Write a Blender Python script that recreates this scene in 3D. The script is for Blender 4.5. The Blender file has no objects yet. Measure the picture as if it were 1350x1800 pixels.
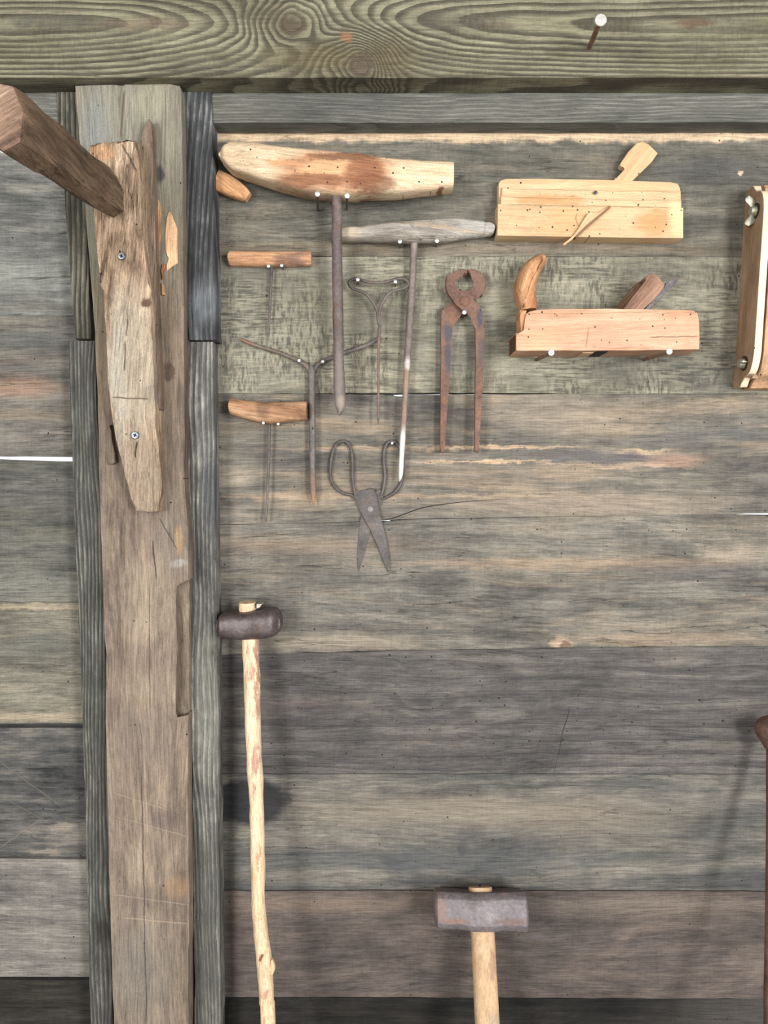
import bpy, bmesh, math, random
from mathutils import Vector, Matrix, noise as mnoise

# ------------------------------------------------------------------ camera, world, lights
SC = bpy.context.scene
COL = SC.collection
F = 1350.0                     # focal length in pixels of the 1350 x 1800 frame
CAMZ = 1.45                    # camera height, 1 m in front of the wall (wall face is y = 0)
PITCH = math.radians(2.75)     # looking slightly down
CT, ST = math.cos(PITCH), math.sin(PITCH)

cam = bpy.data.cameras.new('camera')
cam.sensor_fit = 'VERTICAL'; cam.sensor_height = 36.0; cam.lens = F / 1800.0 * 36.0
cam.clip_start = 0.02
camo = bpy.data.objects.new('camera', cam); COL.objects.link(camo)
camo.location = (0, -1, CAMZ); camo.rotation_euler = (math.pi / 2 - PITCH, 0, 0)
SC.camera = camo

wd = bpy.data.worlds.new('overcast'); SC.world = wd; wd.use_nodes = True
bg = wd.node_tree.nodes['Background']
bg.inputs[0].default_value = (0.95, 0.98, 1.0, 1); bg.inputs[1].default_value = 1.15

def area(name, loc, target, sx, sy, power, col=(1, 1, 1)):
    l = bpy.data.lights.new(name, 'AREA'); l.shape = 'RECTANGLE'; l.size = sx; l.size_y = sy
    l.energy = power; l.color = col
    o = bpy.data.objects.new(name, l); COL.objects.link(o); o.location = loc
    o.rotation_euler = (Vector(target) - Vector(loc)).to_track_quat('-Z', 'Y').to_euler()
    return o
# daylight through the wide doorway behind the photographer: to either side of him
area('doorway_light_a', (1.35, -2.4, 1.50), (0.1, 0, 1.55), 0.45, 1.3, 66, (1, 0.992, 0.985))
area('doorway_light_b', (-1.40, -2.4, 1.50), (0, 0, 1.55), 0.65, 1.4, 60, (1, 0.992, 0.985))
area('doorway_light_c', (2.30, -1.9, 1.50), (0.2, 0, 1.55), 0.6, 1.4, 36, (1, 0.992, 0.985))

vs = SC.view_settings
vs.view_transform = 'Standard'; vs.look = 'None'; vs.gamma = 1.0; vs.use_curve_mapping = False
vs.exposure = 0.0

# ------------------------------------------------------------------ helpers
random.seed(7)
def P(px, py, d=0.0):
    """point seen at photo pixel (px, py) that stands d metres in front of the wall"""
    a, b = (px - 675.0) / F, (900.0 - py) / F
    dx, dy, dz = a, CT + b * ST, -ST + b * CT
    t = (1.0 - d) / dy
    return Vector((dx * t, -1 + dy * t, CAMZ + dz * t))
def px2m(d): return (1.0 - d) / F

def lin(c):
    c = c / 255.0
    return c / 12.92 if c <= 0.04045 else ((c + 0.055) / 1.055) ** 2.4
def C(r, g, b): return (lin(r), lin(g), lin(b), 1.0)

def setp(o, label=None, cat=None, group=None, kind=None):
    if label: o['label'] = label
    if cat: o['category'] = cat
    if group: o['group'] = group
    if kind: o['kind'] = kind
    return o
def thing(name, base, label=None, cat=None, group=None, kind=None):
    o = bpy.data.objects.new(name, None); COL.objects.link(o)
    o.location = base; o.empty_display_size = 0.02
    return setp(o, label, cat, group, kind)
def obj(name, bm, mat, parent=None, smooth=True, angle=38, base=None):
    """link a bmesh (in world coordinates) as one mesh object; its origin is the parent's base"""
    if base is None: base = parent.matrix_basis.translation if parent is not None else Vector((0, 0, 0))
    if parent is not None and parent.parent is not None:
        base = parent.matrix_basis.translation + parent.parent.matrix_basis.translation
    bmesh.ops.translate(bm, verts=bm.verts, vec=-Vector(base))
    bmesh.ops.recalc_face_normals(bm, faces=bm.faces)
    me = bpy.data.meshes.new(name); bm.to_mesh(me); bm.free()
    if smooth:
        me.shade_smooth()
        me.set_sharp_from_angle(angle=math.radians(angle))
    me.materials.append(mat)
    o = bpy.data.objects.new(name, me); COL.objects.link(o)
    if parent is not None: o.parent = parent
    else: o.location = base
    return o

def smooth_poly(pts, n=4, closed=False):
    """Catmull-Rom through tuples of any length"""
    out = []; m = len(pts)
    rng = range(m) if closed else range(m - 1)
    for i in rng:
        if closed: p0, p1, p2, p3 = pts[(i - 1) % m], pts[i], pts[(i + 1) % m], pts[(i + 2) % m]
        else: p0, p1, p2, p3 = pts[max(i - 1, 0)], pts[i], pts[i + 1], pts[min(i + 2, m - 1)]
        for k in range(n):
            t = k / n
            out.append(tuple(0.5 * ((2 * b) + (-a + c) * t + (2 * a - 5 * b + 4 * c - d) * t * t + (-a + 3 * b - 3 * c + d) * t ** 3)
                             for a, b, c, d in zip(p0, p1, p2, p3)))
    if not closed: out.append(tuple(pts[-1]))
    return out
def densify(pts, step, jit=0.0, closed=True, seed=0):
    """resample straight edges and roughen them (pixels)"""
    out = []; m = len(pts)
    for i in range(m if closed else m - 1):
        a, b = pts[i], pts[(i + 1) % m]
        L = math.hypot(b[0] - a[0], b[1] - a[1]); k = max(1, int(L / step))
        nx, ny = ((b[1] - a[1]) / (L or 1), -(b[0] - a[0]) / (L or 1))
        for q in range(k):
            t = q / k
            x, y = a[0] + (b[0] - a[0]) * t, a[1] + (b[1] - a[1]) * t
            j = 0 if q == 0 else jit * (mnoise.noise(Vector((x * .035 + seed, y * .035, seed * 1.7))) * 1.5 + mnoise.noise(Vector((x * .17, y * .17 + seed, 3.1))))
            out.append((x + nx * j, y + ny * j))
    if not closed: out.append(tuple(pts[-1]))
    return out
def prism(pts, d0, d1, bevel=0.0, seg=2, bm=None, back_bevel=False, slope=None):
    """solid whose front face (d1 in front of the wall) has the outline seen at the pixels pts"""
    bm = bm or bmesh.new()
    fr, bk = [], []
    for (x, y) in pts:
        dd = d1 if slope is None else slope(x, y)
        w = P(x, y, dd)
        fr.append(bm.verts.new(w)); bk.append(bm.verts.new((w.x, -d0, w.z)))
    n = len(pts)
    f1 = bm.faces.new(fr); f2 = bm.faces.new(bk[::-1])
    for i in range(n): bm.faces.new((fr[i], bk[i], bk[(i + 1) % n], fr[(i + 1) % n]))
    if bevel:
        ed = list(f1.edges) + (list(f2.edges) if back_bevel else [])
        bmesh.ops.bevel(bm, geom=ed, offset=bevel, segments=seg, profile=0.6, affect='EDGES', clamp_overlap=True)
    bmesh.ops.triangulate(bm, faces=[f for f in bm.faces if len(f.verts) > 6])
    return bm
def skin(rings, bm=None, cap=True):
    bm = bm or bmesh.new()
    vr = [[bm.verts.new(p) for p in r] for r in rings]
    n = len(rings[0])
    for a, b in zip(vr[:-1], vr[1:]):
        for i in range(n): bm.faces.new((a[i], a[(i + 1) % n], b[(i + 1) % n], b[i]))
    if cap:
        for r, pts, s in ((vr[0], rings[0], 0), (vr[-1], rings[-1], 1)):
            c = bm.verts.new(sum(pts, Vector()) / n)
            for i in range(n):
                f = (r[i], r[(i + 1) % n], c)
                bm.faces.new(f if s else f[::-1])
    return bm
def loft(path, segs=14, power=2.0, sub=4, rough=0.0, seed=0, bm=None, roundcap=0.0, vert=False, rot=0.0):
    """path of (px, py, d, half width in pixels, half depth in metres): a tapering, bending solid"""
    pts = smooth_poly([tuple(p) for p in path], sub) if sub > 1 else path
    cs = [P(p[0], p[1], p[2]) for p in pts]
    ra = [p[3] * px2m(p[2]) for p in pts]; rb = [p[4] for p in pts]
    rings = []
    for i, c in enumerate(cs):
        t = (cs[min(i + 1, len(cs) - 1)] - cs[max(i - 1, 0)]).normalized()
        if vert: t = Vector((1, 0, 0))
        e2 = Vector((0, -1, 0)); e2 = (e2 - t * e2.dot(t)).normalized(); e1 = t.cross(e2)
        def ring(c, k):
            r = []
            for q in range(segs):
                a = 2 * math.pi * q / segs + rot
                ca, sa = math.cos(a), math.sin(a)
                x = math.copysign(abs(ca) ** (2 / power), ca); y = math.copysign(abs(sa) ** (2 / power), sa)
                v = c + e1 * (ra[i] * k * x) + e2 * (rb[i] * k * y)
                if rough:
                    v += (e1 * x + e2 * y) * rough * (mnoise.noise(v * 55 + Vector((seed, 0, 0))) + .6 * mnoise.noise(v * 160 + Vector((0, seed, 0))))
                r.append(v)
            return r
        if roundcap and i == 0:
            for k in (0.55, 0.85): rings.append(ring(c - t * roundcap * math.sqrt(1 - k * k), k))
        rings.append(ring(c, 1.0))
        if roundcap and i == len(cs) - 1:
            for k in (0.85, 0.55): rings.append(ring(c + t * roundcap * math.sqrt(1 - k * k), k))
    return skin(rings, bm)
def columns(cols, d, rb, power=2.4, sub=3, **kw):
    """a handle lying across the wall: (x, y of its top, y of its bottom)"""
    return loft([(x, (a + b) / 2, d, max((b - a) / 2, .3), rb if not callable(rb) else rb(x)) for x, a, b in cols], power=power, sub=sub, vert=True, **kw)
def wire(path, r_px, d, segs=10, sub=4, bm=None, **kw):
    return loft([(p[0], p[1], p[3] if len(p) > 3 else d, p[2] if len(p) > 2 else r_px, (p[2] if len(p) > 2 else r_px) * px2m(d)) for p in path], segs=segs, sub=sub, bm=bm, **kw)
def disc(px, py, d, r_px, h, bm=None, segs=20, dome=0.35):
    """a round head facing the room"""
    bm = bm or bmesh.new(); c = P(px, py, d); r = r_px * px2m(d)
    rings = []
    for k, y in ((1, h), (1, 0.25 * h), (.86, -0.1 * h), (.5, -dome * h)):
        rings.append([c + Vector((r * k * math.cos(2 * math.pi * q / segs), y, r * k * math.sin(2 * math.pi * q / segs))) for q in range(segs)])
    return skin(rings, bm)
def Z(sx, ox, oy):
    """converter from an enlarged crop to photo pixels"""
    return lambda *pts: [(ox + p[0] / sx, oy + p[1] / sx) + tuple(p[2:]) for p in pts]

# ------------------------------------------------------------------ materials
class NT:
    def __init__(s, name):
        s.m = bpy.data.materials.new(name); s.m.use_nodes = True
        s.t = s.m.node_tree; s.b = s.t.nodes['Principled BSDF']
        s.pos = s.t.nodes.new('ShaderNodeNewGeometry').outputs['Position']
    def _in(s, sock, v):
        if hasattr(v, 'is_output'): s.t.links.new(v, sock)
        elif v is not None: sock.default_value = v
    def math(s, op, a, b=None, c=None, clamp=False):
        n = s.t.nodes.new('ShaderNodeMath'); n.operation = op; n.use_clamp = clamp
        for i, v in enumerate((a, b, c)): s._in(n.inputs[i], v)
        return n.outputs[0]
    def vmath(s, op, a, b=None):
        n = s.t.nodes.new('ShaderNodeVectorMath'); n.operation = op
        s._in(n.inputs[0], a); s._in(n.inputs[1], b)
        return n.outputs['Value'] if op in ('LENGTH', 'DOT_PRODUCT', 'DISTANCE') else n.outputs[0]
    def rot(s, v, ang, axis='Y_AXIS'):
        n = s.t.nodes.new('ShaderNodeVectorRotate'); n.rotation_type = axis
        s._in(n.inputs['Vector'], v); n.inputs['Angle'].default_value = ang
        return n.outputs[0]
    def noise(s, v, scale=1.0, detail=3.0, rough=0.55, dist=0.0, colour=False):
        n = s.t.nodes.new('ShaderNodeTexNoise'); s._in(n.inputs['Vector'], v)
        n.inputs['Scale'].default_value = scale; n.inputs['Detail'].default_value = detail
        n.inputs['Roughness'].default_value = rough; n.inputs['Distortion'].default_value = dist
        return n.outputs['Color'] if colour else n.outputs[0]
    def sm(s, v, a, b, lo=0.0, hi=1.0):
        n = s.t.nodes.new('ShaderNodeMapRange'); n.interpolation_type = 'SMOOTHSTEP'
        s._in(n.inputs[0], v)
        if a > b: a, b, lo, hi = b, a, hi, lo
        for i, q in enumerate((a, b, lo, hi)): n.inputs[i + 1].default_value = q
        return n.outputs[0]
    def mix(s, f, a, b, mode='MIX'):
        n = s.t.nodes.new('ShaderNodeMix'); n.data_type = 'RGBA'; n.blend_type = mode
        s._in(n.inputs[0], f); s._in(n.inputs[6], a); s._in(n.inputs[7], b)
        return n.outputs[2]
    def ramp(s, v, stops):
        n = s.t.nodes.new('ShaderNodeValToRGB'); s._in(n.inputs[0], v)
        e = n.color_ramp.elements
        while len(e) < len(stops): e.new(0.5)
        for el, (p, c) in zip(e, stops): el.position = p; el.color = c
        return n.outputs[0]
    def sep(s, v):
        n = s.t.nodes.new('ShaderNodeSeparateXYZ'); s._in(n.inputs[0], v); return n.outputs
    def comb(s, x, y, z):
        n = s.t.nodes.new('ShaderNodeCombineXYZ')
        for i, v in enumerate((x, y, z)): s._in(n.inputs[i], v)
        return n.outputs[0]
    def grey(s, f, lo, hi):
        v = s.math('MULTIPLY_ADD', f, hi - lo, lo)
        return s.comb(v, v, v)
    def voronoi(s, v, scale):
        n = s.t.nodes.new('ShaderNodeTexVoronoi'); n.voronoi_dimensions = '2D'; s._in(n.inputs['Vector'], v)
        n.inputs['Scale'].default_value = scale
        return n.outputs['Distance'], n.outputs['Color']
    def bump(s, h, strength, dist, normal=None):
        n = s.t.nodes.new('ShaderNodeBump'); s._in(n.inputs['Height'], h)
        n.inputs['Strength'].default_value = strength; n.inputs['Distance'].default_value = dist
        if normal is not None: s.t.links.new(normal, n.inputs['Normal'])
        return n.outputs[0]
    def blob(s, colour, list_, wob=None):
        """stains, bark, knots: (px, py, d, rx px, ry px, colour, strength, softness[, tilt])"""
        for b in list_:
            px, py, d, rx, ry, c, k, soft = b[:8]
            w = P(px, py, d); m = px2m(d)
            q = s.vmath('SUBTRACT', s.pos if wob is None else wob, tuple(w))
            if len(b) > 8: q = s.rot(q, math.radians(b[8]))
            q = s.vmath('MULTIPLY', q, (1 / (rx * m), 0, 1 / (ry * m)))
            L = s.vmath('LENGTH', q)
            f = s.math('MULTIPLY', s.sm(L, 1 - soft, 1 + soft, 1, 0), k)
            colour = s.mix(f, colour, c)
        return colour

def wood(name, dark, mid, light, grain=0.0, off=0.0, fine=1.0, patch=None, patch_amt=0.6, patch_scale=1.0, streak=1.0, saw=0.0, rings=None,
         blobs=(), worm=0.0, crack=0.5, rough=0.85, bump=0.5, contrast=1.0, wob=1.0, edge=None, grime=0.0, lines=None, tick=0.0):
    """grain: angle in degrees of the fibres in the wall plane (0 across, 90 upright), or 'y' for fibres that run out from the wall"""
    s = NT(name)
    p0 = s.vmath('ADD', s.pos, (off * 1.37, off * .61, off * 2.11))
    if grain == 'y': g = s.rot(p0, math.radians(90), 'Z_AXIS')
    else: g = s.rot(p0, math.radians(grain))
    wv = s.noise(s.vmath('MULTIPLY', g, (3.0, 14, 14)), 1, 2, .5, colour=True)
    g = s.vmath('ADD', g, s.vmath('MULTIPLY', s.vmath('SUBTRACT', wv, (.5, .5, .5)), (0, .03 * wob, .03 * wob)))
    n1 = s.noise(s.vmath('MULTIPLY', g, (3.8 * patch_scale, 10 * patch_scale, 16 * patch_scale)), 1, 6, .66, 0.8)
    n2 = s.noise(s.vmath('MULTIPLY', g, (7, 95, 95)), 1, 6, .66)
    n3 = s.noise(s.vmath('MULTIPLY', g, (45, 900, 900)), 1, 3, .6)
    n5 = s.noise(s.vmath('MULTIPLY', g, (22, 40, 48)), 1, 8, .74)
    v = s.math('ADD', s.math('MULTIPLY', s.math('SUBTRACT', n2, .5), .95 * streak), s.math('MULTIPLY', s.math('SUBTRACT', n1, .5), 1.5))
    v = s.math('ADD', v, s.math('MULTIPLY', s.math('SUBTRACT', n5, .5), .95 + grime))
    v = s.math('ADD', s.math('MULTIPLY', v, contrast), .5)
    col = s.ramp(v, [(.12, dark), (.5, mid), (.86, light)])
    if patch is not None:
        np_ = s.noise(s.vmath('ADD', s.vmath('MULTIPLY', g, (3.4 * patch_scale, 9 * patch_scale, 24 * patch_scale)), (3.3, 8.1, 4.4)), 1, 6, .66, .8)
        f = s.math('MULTIPLY', s.sm(np_, .5, .68), patch_amt)
        col = s.mix(f, col, s.mix(s.sm(n5, .3, .7, .45, .9), col, patch))
    hb = None
    if rings is not None:
        col, hb = rings(s, g, col)
    wob_v = s.noise(s.pos, 30, 8, .72, colour=True)
    fib = s.noise(s.vmath('MULTIPLY', g, (30, 260, 260)), 1, 3, .6, colour=True)
    wb = s.vmath('ADD', s.pos, s.vmath('MULTIPLY', s.vmath('SUBTRACT', wob_v, (.5, .5, .5)), (.022, 0, .022)))
    wb = s.vmath('ADD', wb, s.vmath('MULTIPLY', s.vmath('SUBTRACT', fib, (.5, .5, .5)), (.008, 0, .008)))
    wl = s.vmath('ADD', s.pos, s.vmath('MULTIPLY', s.vmath('SUBTRACT', wob_v, (.5, .5, .5)), (.005, 0, .005)))
    if edge is not None:       # (px y, d, colour, width px): a bare strip along an upper edge
        ey, ed, ec, ew = edge
        zz = s.math('SUBTRACT', s.sep(wb)[2], P(675, ey + ew, ed).z)
        zz = s.math('ADD', zz, s.math('MULTIPLY', s.math('SUBTRACT', s.noise(s.vmath('MULTIPLY', s.pos, (14, 0, 0)), 1, 4, .6), .5), .016))
        col = s.mix(s.sm(zz, -.004, .004), col, ec)
    col = s.blob(col, blobs, wb)
    n6 = s.noise(s.vmath('MULTIPLY', g, (16, 420, 420)), 1, 5, .72)
    n7 = s.noise(p0, 520, 3, .7)
    fm = s.math('ADD', s.math('MULTIPLY', n3, .3), s.math('ADD', s.math('MULTIPLY', n6, .5), s.math('MULTIPLY', n7, .2)))
    if tick:
        tk = s.noise(s.vmath('MULTIPLY', p0, (330, 1, 26)), 1, 3, .6)
        fm = s.math('ADD', fm, s.math('MULTIPLY', s.math('SUBTRACT', tk, .5), tick))
    mult = s.grey(s.sm(fm, .33, .67), 1 - .42 * fine, 1 + .36 * fine)
    col = s.mix(1.0, col, mult, 'MULTIPLY')
    h = s.math('ADD', s.math('MULTIPLY', n3, .5), s.math('MULTIPLY', n6, .9))
    h = s.math('ADD', h, s.math('MULTIPLY', n2, .9))
    h = s.math('ADD', h, s.math('MULTIPLY', n5, .5))
    if saw:
        sv = s.noise(s.vmath('MULTIPLY', p0, (260, 1, 75)), 1, 3, .65)
        sh = s.noise(s.vmath('MULTIPLY', p0, (44, 1, 400)), 1, 3, .65)
        sm_ = s.sm(s.noise(p0, 9, 3, .6), .36, .6)
        sel = s.sm(s.noise(s.vmath('ADD', p0, (4, 2, 7)), 16, 2, .5), .44, .56, .2, .8)
        tv = s.sm(s.math('ADD', s.math('MULTIPLY', sv, sel), s.math('MULTIPLY', sh, s.math('SUBTRACT', 1, sel))), .38, .58)
        f = s.math('MULTIPLY', s.math('MULTIPLY', sm_, saw), s.math('SUBTRACT', 1, tv))
        col = s.mix(s.math('MULTIPLY', f, .72), col, dark)
        col = s.mix(s.math('MULTIPLY', s.math('MULTIPLY', s.math('MULTIPLY', sm_, saw), tv), .35), col, light)
        h = s.math('ADD', h, s.math('MULTIPLY', s.math('MULTIPLY', tv, sm_), 1.3 * saw))
    if crack:
        n4 = s.noise(s.vmath('ADD', s.vmath('MULTIPLY', g, (4.5, 60, 75)), (9.1, 2.2, 5.7)), 1, 3, .55)
        msk = s.sm(s.noise(s.vmath('MULTIPLY', g, (7, 20, 40)), 1, 2, .5), .48, .62)
        ln = s.math('MULTIPLY', s.sm(s.math('ABSOLUTE', s.math('SUBTRACT', n4, .5)), .002, .012, 1, 0), msk)
        col = s.mix(s.math('MULTIPLY', ln, crack), col, tuple(x * .28 for x in dark[:3]) + (1,))
        h = s.math('SUBTRACT', h, s.math('MULTIPLY', ln, 1.2 * crack))
    if worm:
        xx = s.sep(s.vmath('ADD', p0, (.37, 0, .91)))
        q = s.comb(xx[0], xx[2], 0.0)
        for sc_, th in ((34, .045), (62, .075)):
            dist, rc = s.voronoi(q, sc_)
            on = s.math('GREATER_THAN', s.sep(rc)[0], 1 - worm)
            th_v = s.math('MULTIPLY', s.sep(rc)[1], th)
            f = s.math('MULTIPLY', s.math('LESS_THAN', dist, th_v), on)
            col = s.mix(s.math('MULTIPLY', f, .92), col, (.012, .010, .008, 1))
    if lines:
        for (x0, y0, x1, y1, d, w, c, k) in lines:     # a thin dark mark between two points
            a, b = P(x0, y0, d), P(x1, y1, d); u = b - a; u.y = 0; L = u.length; u /= L
            q = s.vmath('SUBTRACT', wl, tuple((a + b) / 2))
            al = s.vmath('DOT_PRODUCT', q, tuple(u)); ac = s.vmath('DOT_PRODUCT', q, (-u.z, 0, u.x))
            f = s.math('MULTIPLY', s.sm(s.math('ABSOLUTE', ac), w * .35, w, 1, 0), s.sm(s.math('ABSOLUTE', al), L * .4, L * .55, 1, 0))
            col = s.mix(s.math('MULTIPLY', f, k), col, c)
            h = s.math('SUBTRACT', h, f)
    s.t.links.new(col, s.b.inputs['Base Color'])
    s.b.inputs['Roughness'].default_value = rough
    s.b.inputs['Specular IOR Level'].default_value = .25
    nrm = s.bump(h, bump, .0016)
    if hb is not None: nrm = s.bump(hb, .8, .0016, nrm)
    s.t.links.new(nrm, s.b.inputs['Normal'])
    return s.m

def line_rings(period, strength, col_line, hgt=0.03, knots=(), z0=None, d=0.0, along=0.0, sharp=.62, noise_amp=.006, freq=(1.1, 0, 0), tint=None):
    """flat-sawn annual rings: distance from a wandering pith gives long arches that crowd together away from it"""
    def f(s, g, col):
        xyz = s.sep(g)
        nz = s.noise(s.vmath('MULTIPLY', g, (freq[0], 6, 5)), 1, 2, .5)
        nf = s.noise(s.vmath('MULTIPLY', g, (16, 120, 120)), 1, 3, .6)
        zz = s.math('SUBTRACT', xyz[2], z0)
        zz = s.math('ADD', zz, s.math('MULTIPLY', s.math('SUBTRACT', nz, .5), noise_amp * 3))
        hx = s.math('MULTIPLY', s.noise(s.vmath('MULTIPLY', g, (freq[0] * 2.2, 1, 1)), 1, 2, .5), hgt * 2)
        r = s.math('SQRT', s.math('ADD', s.math('MULTIPLY', zz, zz), s.math('MULTIPLY', hx, hx)))
        for (kx, ky, kd, rad, amp, asp) in knots:
            w = P(kx, ky, kd); m = px2m(kd)
            kw_ = s.vmath('MULTIPLY', s.vmath('SUBTRACT', s.noise(s.pos, 13, 2, .5, colour=True), (.5, .5, .5)), (.045, 0, .025))
            q = s.vmath('MULTIPLY', s.vmath('SUBTRACT', s.vmath('ADD', s.pos, kw_), tuple(w)), (1 / (rad * asp * m), 0, 1 / (rad * m)))
            r2 = s.vmath('DOT_PRODUCT', q, q)
            r = s.math('ADD', r, s.math('MULTIPLY', s.math('EXPONENT', s.math('MULTIPLY', r2, -1)), amp))
        r = s.math('ADD', r, s.math('MULTIPLY', s.math('SUBTRACT', nf, .5), period * .35))
        fr = s.math('FRACT', s.math('DIVIDE', r, period))
        line = s.math('MULTIPLY', s.sm(fr, sharp - .3, sharp + .22), s.sm(fr, .9, 1.0, 1, 0))
        wgt = s.sm(s.noise(s.vmath('MULTIPLY', g, (3, 20, 30)), 1, 3, .6), .2, .55, .45, 1.0)
        k = s.math('MULTIPLY', s.math('MULTIPLY', line, strength), wgt)
        return s.mix(k, col, col_line), s.math('MULTIPLY', line, .8)
    return f

def metal(name, c1, c2, c3, metallic=.25, rough=.62, scale=1.0, blobs=(), bump=.5, spots=None):
    s = NT(name)
    n1 = s.noise(s.pos, 26 * scale, 6, .65, .4)
    n2 = s.noise(s.pos, 260 * scale, 4, .7)
    n3 = s.noise(s.vmath('ADD', s.pos, (3, 1, 2)), 60 * scale, 5, .7)
    col = s.ramp(s.math('ADD', s.math('MULTIPLY', n1, .75), s.math('MULTIPLY', n2, .3)), [(.34, c1), (.52, c2), (.72, c3)])
    if spots is not None: col = s.mix(s.math('MULTIPLY', s.sm(n3, .56, .68), .8), col, spots)
    wv = s.noise(s.pos, 90, 4, .7, colour=True)
    wb = s.vmath('ADD', s.pos, s.vmath('MULTIPLY', s.vmath('SUBTRACT', wv, (.5, .5, .5)), (.012, 0, .012)))
    col = s.blob(col, blobs, wb)
    col = s.mix(1.0, col, s.grey(n2, .72, 1.28), 'MULTIPLY')
    s.t.links.new(col, s.b.inputs['Base Color'])
    s.b.inputs['Metallic'].default_value = metallic
    s.t.links.new(s.math('MULTIPLY_ADD', n3, .3, rough - .15), s.b.inputs['Roughness'])
    h = s.math('ADD', s.math('MULTIPLY', n2, .8), s.math('MULTIPLY', n1, .6))
    s.t.links.new(s.bump(h, bump, .0012), s.b.inputs['Normal'])
    return s.m
def plain(name, c, metallic=0.0, rough=.6):
    s = NT(name)
    n = s.noise(s.pos, 320, 3, .6)
    s.t.links.new(s.mix(1.0, c, s.grey(n, .8, 1.2), 'MULTIPLY'), s.b.inputs['Base Color'])
    s.b.inputs['Metallic'].default_value = metallic; s.b.inputs['Roughness'].default_value = rough
    return s.m

TAN = C(198, 172, 140)
# ------------------------------------------------------------------ the wall of boards
wall = thing('wall_back', (0, 0, 0), 'weathered grey board wall that the old tools hang on', None, None, 'structure')
def plank(top, bot, d, mat, seed, thick=.022, bevel=.0012):
    """top and bottom edges as pixel polylines from left to right"""
    t = densify(top, 26, .7, False, seed); b = densify(bot, 26, .7, False, seed + .5)
    bm = prism(t + b[::-1], d - thick, d, bevel, 1)
    return obj('plank', bm, mat, wall, True, 30)
XR0, XR1, XL0, XL1 = 330, 1780, -430, 178
G1 = dict(dark=C(52, 51, 47), mid=C(90, 87, 78), light=C(124, 117, 103))
def weather(c, k=1.10, sat=.8):
    l_ = .3 * c[0] + .59 * c[1] + .11 * c[2]
    return tuple((x * sat + l_ * (1 - sat)) * k for x in c[:3]) + (1,)
def bmat(i, dark, mid, light, **kw):
    if kw.get('patch'): kw['patch'] = weather(kw['patch'])
    kw['blobs'] = [b[:5] + (weather(b[5]),) + b[6:] for b in kw.get('blobs', ())]
    kw.setdefault('tick', .10)
    return wood('board_wood_%s' % 'abcdefghijklmnopqrstuvwx'[i], weather(C(*dark)), weather(C(*mid)), weather(C(*light)), off=i * 1.9 + .3, **kw)

m = bmat(0, (62, 61, 54), (93, 90, 79), (122, 116, 100), patch=C(132, 114, 90), patch_amt=.35, edge=(236, 0, C(198, 174, 144), 12), worm=.12, saw=.25, crack=.5,
         blobs=[(1240, 300, 0, 120, 22, C(70, 70, 68), .6, .6), (1220, 395, 0, 120, 18, C(66, 64, 60), .55, .6), (700, 437, 0, 520, 12, C(120, 102, 80), .5, .6), (1302, 302, 0, 5, 4, C(190, 165, 135), .9, .3)])
plank([(XR0, 110), (XR1, 110)], [(XR0, 451.6), (675, 450.7), (XR1, 451.5)], .001, m, 1)
m = bmat(1, (66, 64, 56), (116, 112, 95), (152, 145, 120), saw=1.0, patch=C(148, 138, 104), patch_amt=.4, worm=.05, crack=.3, streak=.7,
         blobs=[(640, 560, 0, 90, 40, C(84, 82, 72), .5, .8), (440, 560, 0, 60, 90, C(112, 112, 100), .5, .8), (1240, 640, 0, 140, 40, C(84, 84, 80), .5, .7)])
plank([(XR0, 452.2), (675, 451.3), (XR1, 452.1)], [(XR0, 691), (560, 691.2), (800, 690.4), (960, 691), (1000, 692), (XR1, 692)], .003, m, 2)
m = bmat(2, (62, 60, 58), (101, 95, 85), (135, 124, 106), patch=C(150, 128, 98), patch_amt=.7, worm=.12, crack=.35, saw=.12, streak=1.0, contrast=1.05,
         blobs=[(880, 786, 0, 120, 3, C(186, 154, 116), .75, .5), (880, 812, 0, 150, 2.5, C(186, 154, 116), .75, .5), (1120, 795, 0, 60, 3.5, C(180, 150, 112), .7, .5, 3), (1090, 818, 0, 110, 4, C(172, 142, 112), .6, .6, -1), (1180, 808, 0, 60, 11, C(156, 120, 96), .6, .5), (1050, 805, 0, 100, 11, C(84, 82, 84), .75, .35), (940, 800, 0, 90, 9, C(92, 88, 84), .6, .5), (1000, 833, 0, 60, 10, C(156, 134, 106), .55, .5), (900, 872, 0, 160, 4, C(172, 148, 112), .6, .6), (1030, 890, 0, 200, 16, C(148, 130, 108), .5, .5), (1170, 775, 0, 70, 13, C(84, 84, 82), .6, .5), (930, 760, 0, 60, 20, C(84, 84, 84), .6, .5), (640, 788, 0, 200, 4, C(168, 140, 106), .5, .6),
                (560, 872, 0, 200, 5, C(166, 138, 106), .5, .6), (1000, 740, 0, 120, 32, C(142, 126, 104), .5, .6), (1260, 765, 0, 130, 14, C(82, 84, 84), .5, .5), (470, 800, 0, 70, 28, C(80, 78, 74), .5, .6), (1000, 880, 0, 300, 14, C(140, 124, 104), .4, .6)])
plank([(XR0, 691.7), (550, 691.8), (610, 693.6), (690, 693.8), (700, 698.5), (706, 698.5), (712, 694.2), (860, 693.8), (950, 693), (990, 692.4), (XR1, 692.4)],
      [(XR0, 922.6), (560, 919), (672, 915), (686, 914), (740, 911.8), (1040, 907), (1290, 904), (1310, 902.6), (1360, 902), (XR1, 903)], .001, m, 3)
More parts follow.
